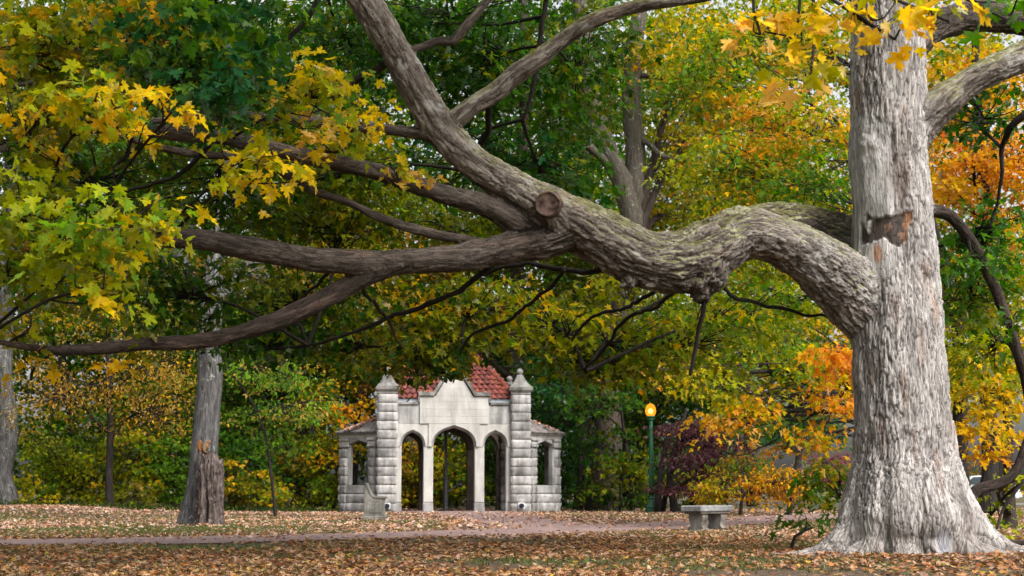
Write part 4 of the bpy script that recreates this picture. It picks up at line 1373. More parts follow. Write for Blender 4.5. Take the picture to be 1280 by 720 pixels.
nz1 = fbm(V * np.array([6, 6, 2.0]), 3, 41)
bare = smoothstep(1.25, 0.8, np.hypot((tx - xm(1092, 235)) / 0.24, (V[:, 2] - zpx(255)) / 1.05) + 0.45 * nz1 + .3 * fbm(V * np.array([9, 9, 2.5]), 3, 42)) * front
dark_patch = smoothstep(1.06, 0.94, np.maximum(np.abs(tx - xm(1112, 283)) / 0.25, np.abs(V[:, 2] - zpx(283) + 0.10 * (tx - xm(1112, 283))) / 0.185) + 0.5 * nz1 + 0.5 * fbm(V * np.array([7, 7, 4]), 4, 45)) * front
hollow = smoothstep(1.3, 0.4, np.hypot((tx - xm(1128, 215)) / 0.13, (V[:, 2] - zpx(225)) / 0.42) + 0.5 * nz1) * front
knot = smoothstep(1.0, 0.2, np.hypot((tx - xm(1166, 330)) / 0.13, (V[:, 2] - zpx(330)) / 0.22)) * part_is_trunk
scar = smoothstep(1.2, 0.8, np.hypot((V[:, 0] - at(1199, 693, 15.8)[0]) / 0.11, (V[:, 2] - at(1190, 685, 15.8)[2]) / 0.19) + 0.3 * nz1) * front

# bark: overlapping plates long in the direction of growth
warp = np.stack([fbm(bk * np.array([2.5, 7, 7]), 3, 3 + k) for k in range(3)], 1)
big = rloc > 0.14
ax = np.where(part_is_trunk, 3.0, 6.0)[:, None]
cr = np.where(part_is_trunk, 21.0, 22.0)[:, None]
q = np.concatenate([bk[:, :1] * ax, bk[:, 1:] * cr], 1) + warp * np.array([1.3, 0.8, 0.8])
f1, f2, cidn = cells(q, 5)
crack = 1 - smoothstep(0.02, 0.15, f2 - f1)
q2 = np.concatenate([bk[:, :1] * ax * 2.3, bk[:, 1:] * cr * 2.1], 1) + warp * 1.1
g1, g2, cid2 = cells(q2, 15)
crack2 = 1 - smoothstep(0.0, 0.16, g2 - g1)
fine = fbm(bk * np.array([7, 38, 38]), 3, 61)
ridge = fbm(bk * np.array([1.6, 9, 9]), 4, 71)
smooth_zone = np.clip(bare * 0.9 + dark_patch * 0.4 + scar, 0, 1)
amp = np.where(part_is_trunk, 0.021, np.clip(rloc * 0.07, 0.003, 0.024)) * (1 + 0.6 * fbm(bk * np.array([.8, 2.5, 2.5]), 3, 97))
h = (0.9 * (cidn - 0.5) - 0.75 * crack + 0.55 * (cid2 - 0.5) - 0.3 * crack2 + 0.9 * ridge + 0.4 * fine)
low = fbm(V * 1.7, 3, 81)
flute = fbm(np.stack([bk[:, 0] * 0.25, bk[:, 1] * 4.5, bk[:, 2] * 4.5], 1), 2, 91)
disp = amp * h * (1 - smooth_zone) + np.where(part_is_trunk, 0.045, np.clip(rloc * 0.22, 0, 0.05)) * low + np.where(part_is_trunk, 0.035, 0.02 * big) * flute
furrow = 1 - np.abs(fbm(np.stack([bk[:, 0] * 0.9, bk[:, 1] * 7.5, bk[:, 2] * 7.5], 1) + warp * .5, 3, 101)) * 2.2
furrow = np.clip(furrow, 0, 1) ** 3
disp -= furrow * np.where(part_is_trunk, .008, np.clip(rloc * .075, 0, .022)) * (1 - smooth_zone)
disp += -0.055 * dark_patch * (0.7 + 0.5 * nz1) - 0.05 * hollow * (0.6 + 0.7 * nz1) + 0.05 * knot - 0.025 * scar + 0.006 * bare * fine
gnarl = smoothstep(0.55, 0.15, np.hypot(tx - xm(1110, 165), (V[:, 2] - zpx(170)) / 1.1)) * front
disp += gnarl * 0.04 * fbm(V * 7.5, 4, 33)
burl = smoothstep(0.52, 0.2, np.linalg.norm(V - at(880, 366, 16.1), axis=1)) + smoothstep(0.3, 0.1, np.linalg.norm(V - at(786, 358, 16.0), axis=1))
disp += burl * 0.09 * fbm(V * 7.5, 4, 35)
# ripples of squeezed bark where the great limb leaves the trunk
jd = np.linalg.norm(V - at(1080, 392, 16.7), axis=1)
disp += 0.011 * np.sin(jd * 48 + 9 * low) * smoothstep(0.75, 0.25, jd) * (~part_is_trunk)
Vd = V + Nrm * disp[:, None]
N2 = vnormals(Vd)


def mixc(c, col, w):
    return c * (1 - w[:, None]) + np.array(col) * w[:, None]


k1 = np.clip(0.55 + np.where(tone == 0, .5, .75) * (cidn - 0.5) + np.where(tone == 0, .2, .35) * (cid2 - .5) + 0.6 * ridge + np.where(tone == 0, .2, .35) * fine - .25 * furrow * (tone >= 1), 0, 1.15)[:, None]
c_tr = np.array([0.185, 0.17, 0.16]) * (1 - k1) + np.array([0.52, 0.487, 0.465]) * k1
c_l1 = np.array([0.072, 0.056, 0.045]) * (1 - k1) + np.array([0.29, 0.25, 0.215]) * k1
c_l2 = np.array([0.036, 0.027, 0.021]) * (1 - k1) + np.array([0.115, 0.093, 0.077]) * k1
c_l3 = np.array([0.022, 0.015, 0.011]) * (1 - k1) + np.array([0.065, 0.047, 0.038]) * k1
c_wood = np.where((tone == 0)[:, None] & ~part_is_trunk[:, None], c_tr, np.where((tone <= 1)[:, None], c_l1, np.where((tone == 2)[:, None], c_l2, c_l3)))
trunkness = smoothstep(-0.55, 0.30, ml - mt + 0.25 * fbm(V * 4, 3, 73))[:, None]
near_tr = (smoothstep(2.3, 0.2, jd) * 0.6 * (tone == 1))[:, None]          # the bark greys towards the trunk
c_wood = c_wood * (1 - near_tr) + c_tr * 0.72 * near_tr
C = c_tr * trunkness + c_wood * (1 - trunkness)
C_old = np.where((tone == 0)[:, None], c_tr, np.where((tone == 1)[:, None], c_l1, np.where((tone == 2)[:, None], c_l2, c_l3)))
# inner bark shows warm where plates have dropped
pink = smoothstep(0.22, 0.5, fbm(bk * np.array([1.3, 4.0, 4.0]), 4, 51)) * np.where(cidn > 0.45, 1, 0.25) * np.where(tone <= 1, 0.6, 0.3)
C = mixc(C, (0.36, 0.225, 0.16), pink * (1 - smooth_zone) * np.where(tone == 0, 1, .55))
C = mixc(C, (0.07, 0.056, 0.048), 0.6 * crack * (1 - smooth_zone) * np.where(tone <= 1, 1, 0.4))
# silvery lichen, and moss on the upper side of the great limb
lich = smoothstep(0.25, 0.4, fbm(V * 5.0, 4, 55)) * (tone <= 1)
C = mixc(C, (0.40, 0.39, 0.36), np.where(tone == 0, .4, .5) * lich)
moss = smoothstep(0.25, 0.7, N2[:, 2] + 0.55 * fbm(V * 3.5, 4, 65)) * ((tone == 1) | (cid == HUMP)) * smoothstep(-1.6, 0.4, V[:, 0])
C = mixc(C, (0.17, 0.17, 0.05), 0.75 * moss)
C = mixc(C, (0.37, 0.365, 0.235), 0.75 * moss * smoothstep(0.0, 0.3, fbm(V * 11, 3, 67)))
green_foot = smoothstep(0.05, 0.4, fbm(V * 2.6, 3, 68)) * smoothstep(0.9, 0.15, V[:, 2]) * part_is_trunk
C = mixc(C, (0.17, 0.155, 0.09), 0.5 * green_foot)
C = mixc(C, (0.17, 0.145, 0.125), 0.5 * part_is_trunk * smoothstep(0.55, 0.1, V[:, 2] + 0.25 * fbm(V * 3, 3, 69)))
# the patch without bark, the dark scar and the hollow
grain = fbm(np.stack([V[:, 0] * 26, V[:, 1] * 26, V[:, 2] * 2.2], 1), 3, 43)
bw = np.clip(0.62 + 0.5 * grain, 0, 1)[:, None] * np.array([0.72, 0.69, 0.665])
C = C * (1 - bare[:, None] * 0.92) + bw * bare[:, None] * 0.92
dn = fbm(V * 9, 4, 47)
dcol = np.where((dn > 0.12)[:, None], np.array([0.20, 0.125, 0.085]), np.array([0.075, 0.058, 0.052]))
dcol = np.where((tx + .05 * dn > xm(1133, 283))[:, None], np.array([0.27, 0.13, 0.065]) * (1 + .5 * dn)[:, None], dcol)
C = C * (1 - dark_patch[:, None]) + dcol * dark_patch[:, None]
C = mixc(C, (0.13, 0.10, 0.085), 0.75 * np.clip(hollow, 0, 1))
orange = smoothstep(1.2, 0.6, np.hypot((tx - xm(1100, 312)) / 0.06, (V[:, 2] - zpx(315)) / 0.14) + 0.4 * nz1) * front
C = mixc(C, (0.42, 0.20, 0.10), 0.8 * orange)
streak = np.zeros(nv)
for (sx_, sy_, w_, h_) in ((1152, 432, 0.045, 0.28), (1130, 500, 0.04, 0.3), (1172, 590, 0.05, 0.3), (1105, 545, 0.04, 0.25), (1142, 560, 0.03, 0.2), (1092, 460, 0.04, 0.22), (1120, 390, 0.05, 0.2)):
    streak = np.maximum(streak, smoothstep(1.2, 0.6, np.hypot((tx - xm(sx_, sy_)) / w_, (V[:, 2] - zpx(sy_)) / h_) + 0.6 * nz1))
C = mixc(C, (0.23, 0.14, 0.10), 0.55 * streak * front * np.where(cid2 > .35, 1, .2))
C = mixc(C, (0.23, 0.23, 0.25), 0.85 * scar)
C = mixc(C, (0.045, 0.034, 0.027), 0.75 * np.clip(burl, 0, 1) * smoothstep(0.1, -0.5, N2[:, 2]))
C = np.clip(C, 0.01, 0.8)

# one object per piece of wood
fcid = cid[QD[:, 0]]
groups = {}
for ci, (part, tn, P, R) in enumerate(CH_):
    if tn == 4: continue
    groups.setdefault('trunk' if part == 'trunk' else ci, []).append(ci)
for key, ids in groups.items():
    f = QD[np.isin(fcid, ids)]
    if len(f) < 12: continue
    used, inv = np.unique(f, return_inverse=True)
    me = np_mesh('wood', Vd[used] - BASE, quads=inv.reshape(-1, 4), smooth=True)
    color_attr(me, C[used]); vec_attr(me, bk[used], 'bk')
    nm = 'trunk' if key == 'trunk' else CH_[key][0]
    me.name = nm
    link(nm, me, MATS['hero_bark'], maple)
for part, tn, P, R in CH_:
    if tn != 4: continue
    P = P - BASE
    P = P + np.stack([fbm(P * 3.0 + k * 9.1, 3, 21 + k) for k in range(3)], 1) * 0.06
    me = TubeMesh().tube(P, R * 0.62 * (1 + .25 * fbm(P * 6, 2, 29)), 7).mesh('branch')
    link('branch', me, MATS['bark_dark'], maple)
# sawn-off stub on the limb: a round cut face with a bark rim
cpos = at(684, 255, 15.34); 
bm = bmesh.new()
rings = []
for r, y in ((0.0, 0.012), (0.045, 0.006), (0.085, 0.004), (0.112, 0.002), (0.120, -0.010), (0.128, -0.012), (0.136, 0.004), (0.144, 0.05), (0.15, 0.14)):
    if r == 0:
        rings.append([bm.verts.new((0, y, 0))]); continue
    rings.append([bm.verts.new((r * math.cos(a) * (1 + 0.07 * math.sin(2 * a + .6) + 0.05 * math.sin(3 * a + r * 9) + 0.035 * math.sin(7 * a + 1)), y + (0.004 * math.sin(5 * a + 1) if r > .1 else 0.005 * math.sin(4 * a + r * 60)), r * math.sin(a) * 1.04)) for a in np.linspace(0, 2 * math.pi, 28, endpoint=False)])
for a, b in zip(rings, rings[1:]):
    for k in range(28):
        if len(a) == 1: bm.faces.new((a[0], b[k], b[(k + 1) % 28]))
        else: bm.faces.new((a[k], b[k], b[(k + 1) % 28], a[(k + 1) % 28]))
bmesh.ops.recalc_face_normals(bm, faces=bm.faces[:])
stub = bm_link('sawn_stub', bm, MATS['cut_wood'], maple, True)
stub.location = Vector(cpos - BASE); stub.rotation_euler = (0.12, 0, math.radians(-8))
tag(stub, 'round sawn-off branch stub on the limb')

# leaves of the great maple
NEAR, MIDL = Leaves(), Leaves()
HB_NEAR = [
    (145, 120, 11.2, 78, 36, .7, dict(Y=4, GO=2, YG=3, LG=1), 1.3), (215, 125, 11.0, 40, 22, .4, dict(Y=4, GO=2, YG=1), 1.1), (170, 255, 10.8, 70, 32, .6, dict(YG=4, Y=3, LG=4, P=.5), 1.4), (100, 290, 11.0, 70, 40, .7, dict(YG=4, LG=3, Y=1.5, OL=1), 1.5),
    (40, 265, 11.6, 55, 75, .7, dict(OL=3, YG=3, LG=1, G=1), 1.4), (35, 160, 11.8, 55, 60, .8, dict(OL=3, YG=3, GO=1.5, G=1), 1.5), (130, 345, 11.1, 32, 32, .4, dict(YG=3, Y=2, LG=2), 1.3), (325, 215, 12.2, 50, 32, .6, dict(Y=4, GO=2, YG=2), 1.1),
    (300, 185, 12.2, 40, 20, .5, dict(Y=4, YG=2), 0.9), (390, 110, 13.2, 70, 60, .9, dict(Y=3, P=1.4, YG=3, LG=2, G=1), 1.0), (250, 70, 12.6, 95, 75, .9, dict(BG=4, G=3, LG=2, YG=.6), 1.6), (270, 110, 12.0, 55, 35, .5, dict(BG=4, DG=3), 1.5),
    (70, 50, 12.6, 90, 60, .9, dict(OL=3, YG=3, GO=2, G=2), 1.6), (180, 25, 12.8, 70, 40, .7, dict(GO=3, O=.6, OL=2, LG=1), 1.2), (35, 402, 12.6, 40, 26, .5, dict(OL=3, GO=2, YG=2, BR=1), .9), (40, 462, 13.4, 45, 16, .4, dict(OL=3, G=2, GO=1), .6),
    (165, 440, 13.9, 20, 28, .3, dict(GO=3, OL=2), 0.9), (330, 45, 13.4, 60, 60, .8, dict(G=3, BG=3, LG=2), 1.2), (10, 330, 11.8, 40, 40, .5, dict(OL=3, YG=2, LG=1), 1.2), (500, 215, 15.0, 40, 16, .4, dict(Y=3, P=2, YG=1), 0.9), (440, 145, 14.6, 40, 22, .4, dict(Y=4, GO=2), 1.0),
    (420, 180, 14.6, 45, 25, .4, dict(Y=3, P=1, YG=2), 0.9),
    (995, 30, 9.2, 58, 34, .5, dict(GO=3, P=2.5, Y=3, YG=1.5), 1.5), (1090, 6, 8.7, 50, 24, .5, dict(Y=3, YG=3, GO=2, LG=2), 1.3), (1010, 100, 9.3, 40, 18, .4, dict(Y=3, P=2, YG=1), 1.2), (1118, 30, 8.6, 18, 10, .3, dict(Y=3, GO=2, BR=.7), 1.0),
    (1185, 8, 8.8, 22, 14, .3, dict(G=2, YG=2, GO=1), 1.0), (950, 25, 9.4, 26, 24, .3, dict(GO=3, P=2), 1.0), (1260, 8, 9.0, 20, 10, .3, dict(G=3, LG=1), 1.0)]
HB_MID = [
    (60, 110, 15.5, 110, 80, 1.0, dict(OL=3, G=3, YG=2, GO=.8), 1.1), (200, 60, 15.5, 120, 70, 1.0, dict(G=3, BG=2, OL=1, YG=1.2), 1.0), (350, 130, 16, 90, 50, .9, dict(YG=3, LG=2, G=2, Y=1.2), .8), (90, 330, 15.5, 90, 50, 1.0, dict(OL=3, YG=2, G=2), .8),
    (440, 50, 19, 120, 80, 1.5, dict(DG=4, G=3, BG=2, YG=.6)), (600, 70, 19.5, 110, 90, 1.5, dict(DG=4, G=4, YG=.5)), (720, 90, 20.5, 90, 90, 1.6, dict(DG=3, G=3, OL=2, YG=.7)), (600, 200, 20, 90, 50, 1.2, dict(DG=3, BG=3, G=3)), (680, 215, 20.5, 75, 45, 1.2, dict(BG=3, G=4, DG=2)),
    (430, 210, 18.5, 120, 55, 1.2, dict(OL=3, G=3, YG=1.5)), (300, 120, 17.5, 130, 70, 1.4, dict(DG=3, G=3, BG=2, OL=1)), (120, 215, 17.0, 130, 50, 1.3, dict(DG=3, G=3, OL=2)), (200, 350, 18, 120, 50, 1.3, dict(G=3, DG=3, OL=2, YG=.6), 1.1), (270, 260, 18.5, 120, 40, 1.2, dict(G=3, OL=3, YG=1), 1.1), (420, 270, 19, 110, 35, 1.1, dict(OL=3, YG=2, G=2, GO=.6), 1.2), (560, 280, 19.5, 70, 25, 1, dict(OL=3, YG=2, G=2), 1.1), (370, 370, 19, 120, 50, 1.3, dict(G=4, DG=2, OL=2, YG=2)),
    (330, 420, 19.5, 90, 34, 1.0, dict(DG=4, G=3), .9), (520, 385, 20, 110, 42, 1.4, dict(OL=3, G=2, YG=3, GO=1.5)), (420, 430, 20.5, 70, 34, 1.2, dict(OL=3, G=3, YG=2.5, GO=.6)), (600, 378, 20, 90, 36, 1.3, dict(OL=3.5, YG=3.5, GO=1, G=2)), (530, 438, 18.8, 62, 24, .7, dict(DG=3, OL=4, YG=1, GO=.6), 2.4), (545, 425, 19.3, 45, 22, .7, dict(OL=4, YG=2, GO=1, DG=1), 1.3), (572, 458, 18.6, 14, 8, .3, dict(DG=4, OL=2), 1.0),
    (690, 395, 20, 80, 46, 1.4, dict(OL=3, Y=1, YG=4, MG=2, GO=1)), (770, 425, 20.5, 90, 55, 1.5, dict(OL=3.5, YG=4, GO=1, MG=1.5)), (725, 445, 21, 56, 34, 1.2, dict(OL=3, DG=3, G=2), 1.1), (775, 440, 21.5, 60, 34, 1.2, dict(OL=4, YG=2, G=2), 1.2), (790, 345, 21.5, 50, 30, 1, dict(OL=3, YG=2, GO=1), 1), (870, 420, 21, 76, 50, 1.4, dict(OL=2, YG=4, Y=1, MG=3)), (925, 385, 22, 76, 48, 1.4, dict(YG=4, MG=4, Y=1)),
    (985, 375, 22.5, 46, 30, 1.0, dict(G=3, YG=3, MG=2), .8), (1225, 290, 19, 60, 55, 1.0, dict(G=4, DG=2, LG=1)), (1222, 318, 17.4, 36, 26, .5, dict(G=4, MG=2, DG=1), .9), (1262, 400, 17.6, 24, 26, .5, dict(OL=2, G=2, YG=1), .7), (1230, 140, 19, 60, 40, 1.0, dict(DG=4, G=3), .9), (1215, 370, 20, 60, 45, 1.0, dict(OL=3, G=3, YG=1)), (1240, 430, 19.5, 50, 60, 1.0, dict(G=2, YG=3, OL=2), .8),
    (1040, 600, 19.6, 30, 45, .6, dict(G=3, OL=3, YG=1.5, GO=.8), 1.3), (1015, 650, 18.6, 22, 18, .4, dict(G=3, DG=2, OL=1), .9), (1235, 640, 20, 45, 28, .8, dict(OL=2, G=2, YG=2), .5), (860, 335, 18.5, 60, 30, .8, dict(OL=2, YG=2), .3),
    (560, 10, 18, 150, 30, 1.5, dict(DG=4, G=3), .8), (250, 0, 17, 200, 40, 1.5, dict(DG=3, G=3, OL=1), .8)]
SHADE_TOP = [(x, y, z, pal) for x, y, z, pal in ((-6, 11, 8.2, 0), (-3.5, 9.5, 8.6, 1), (-1, 10.5, 8.2, 0), (1.5, 9, 8.8, 1), (-4.5, 13.5, 8.8, 1), (-1.5, 14, 9.2, 0), (1.5, 13, 9, 1), (4, 9.5, 9.3, 0), (-7.5, 15, 9, 1), (4.5, 14, 10.5, 0), (-5, 17, 9.8, 0), (-1, 18, 10.5, 1), (3, 18, 11.5, 0), (-9, 18.5, 9.5, 1), (-10, 13, 8.5, 0), (6.5, 19, 11, 1), (8, 16.5, 11.5, 0))]
SKP = np.concatenate([c[2] for c in CH_])
twigs = TubeMesh()


def hero_blob(LV, b, size, m, rs, lai, kind):
    c, rad = blob_spec(b)
    area = math.pi * rad[0] * rad[2]
    lf = b[7] if len(b) > 7 else 1.0
    S = max(2, int(area * lai * lf / (m * LEAF_AREA[kind] * size * size * 0.55)))
    cen = blob_centers(c, rad, S)
    spray_leaves(LV, cen, m, rs, size, b[6], 0.45)
    hub = c - np.array([0, 0, 0.1])
    d = np.linalg.norm(SKP - hub, axis=1); k = int(np.argmin(d))
    r0 = 0.017 if kind == 'big' else 0.026
    md = (SKP[k] + hub) / 2 + np.array([0, 0, 0.1]) + rng.normal(0, 0.08, 3)
    P, R = resample([SKP[k], md, hub], [r0, r0 * 0.8, r0 * 0.55], 0.15); twigs.tube(P, R, 5, cap=False)
    for e in cen[:40]:
        j = P[int(len(P) * rng.uniform(0.6, 0.99))]
        TP, TR = resample([j, (j + e) / 2 + rng.normal(0, 0.05, 3), e], [r0 * .5, r0 * .35, r0 * .15], 0.2)
        twigs.tube(TP, TR, 4, cap=False)


for b in HB_NEAR: hero_blob(NEAR, b, 0.122 if b[0] < 800 else 0.135, 11, 0.26, 1.25 if b[0] < 800 else 1.0, 'big')
for b in HB_MID: hero_blob(MIDL, b, 0.128, 20, 0.48, 1.6, 'mid')
SHADE_LEAVES = Leaves()  # unseen crown leaves above the frame, placed to shade left limbs and foreground
for x_, y_, z_, k_ in SHADE_TOP:
    spray_leaves(SHADE_LEAVES, blob_centers(np.array([x_, y_, z_]), (1.9, 1.9, .9), 46), 20, .7, .2, (dict(G=3, OL=2, YG=1), dict(DG=2, G=3, GO=1))[k_], .4)
me = SHADE_LEAVES.mesh('crown', 'far'); me.transform(Matrix.Translation(-Vector(BASE)))
tag(link('crown', me, MATS['leaf'], maple), kind='stuff')
me = twigs.mesh('twigs'); me.transform(Matrix.Translation(-Vector(BASE)))
tag(link('twigs', me, MATS['bark_dark'], maple), kind='stuff')
p, n, t, s, c = NEAR.cat()
# the leaves that show largest become objects of their own
vz = (p[:, 1] * CT + (p[:, 2] - EYE) * ST)
ix = 640 + F * p[:, 0] / vz; iy = 360 - F * ((p[:, 2] - EYE) * CT - p[:, 1] * ST) / vz
facing = np.abs((n * norm(p - np.array([0, 0, EYE]))).sum(1))
score = np.where((ix > 5) & (ix < 1275) & (iy > 4) & (iy < 500), s * (0.3 + facing) / vz, 0)
top = np.argsort(-score)[:300]
rest = np.setdiff1d(np.arange(len(p)), top)
single = []
for kk in range(6):
    TV, TF = leaf_template('big')
    TV = TV.copy(); TV[:, 2] *= (-0.4, 0.2, 0.6, 1.0, 1.3, 1.6)[kk]; TV[:, 0] *= (0.95, 1.05, 0.9, 1.0, 1.1, 0.92)[kk]
    n0 = len(TV)
    stalk = np.array([(-0.008, -0.15, 0), (0.008, -0.15, 0), (0.006, -0.62, 0.10), (-0.006, -0.62, 0.10)])
    me = np_mesh('leaf', np.concatenate([TV, stalk]), tris=TF, quads=np.array([[n0, n0 + 1, n0 + 2, n0 + 3]])); me.materials.append(MATS['single_leaf'])
    single.append(me)
for q_, k in enumerate(top):
    o = bpy.data.objects.new('leaf', single[q_ % 6]); COL.objects.link(o); o.parent = maple
    bvec = np.cross(t[k], n[k])
    o.matrix_local = Matrix(((bvec[0] * s[k], t[k][0] * s[k], n[k][0] * s[k], p[k][0] - BASE[0]), (bvec[1] * s[k], t[k][1] * s[k], n[k][1] * s[k], p[k][1] - BASE[1]),
                             (bvec[2] * s[k], t[k][2] * s[k], n[k][2] * s[k], p[k][2] - BASE[2]), (0, 0, 0, 1)))
    o.color = (*c[k], 1)
me = leaf_mesh('crown', 'big', p[rest] - BASE, n[rest], t[rest], s[rest], c[rest])
tag(link('crown', me, MATS['leaf'], maple), kind='stuff')
me = MIDL.mesh('crown', 'mid'); me.transform(Matrix.Translation(-Vector(BASE)))
tag(link('crown', me, MATS['leaf'], maple), kind='stuff')

# ------------------------------------------------------------------ other trees and shrubs
g_y = ground_y


def stem(px, D, r, *more):
    return [(px, g_y(D), D, r)] + [(a, b, D + dd, rr) for a, b, dd, rr in more]


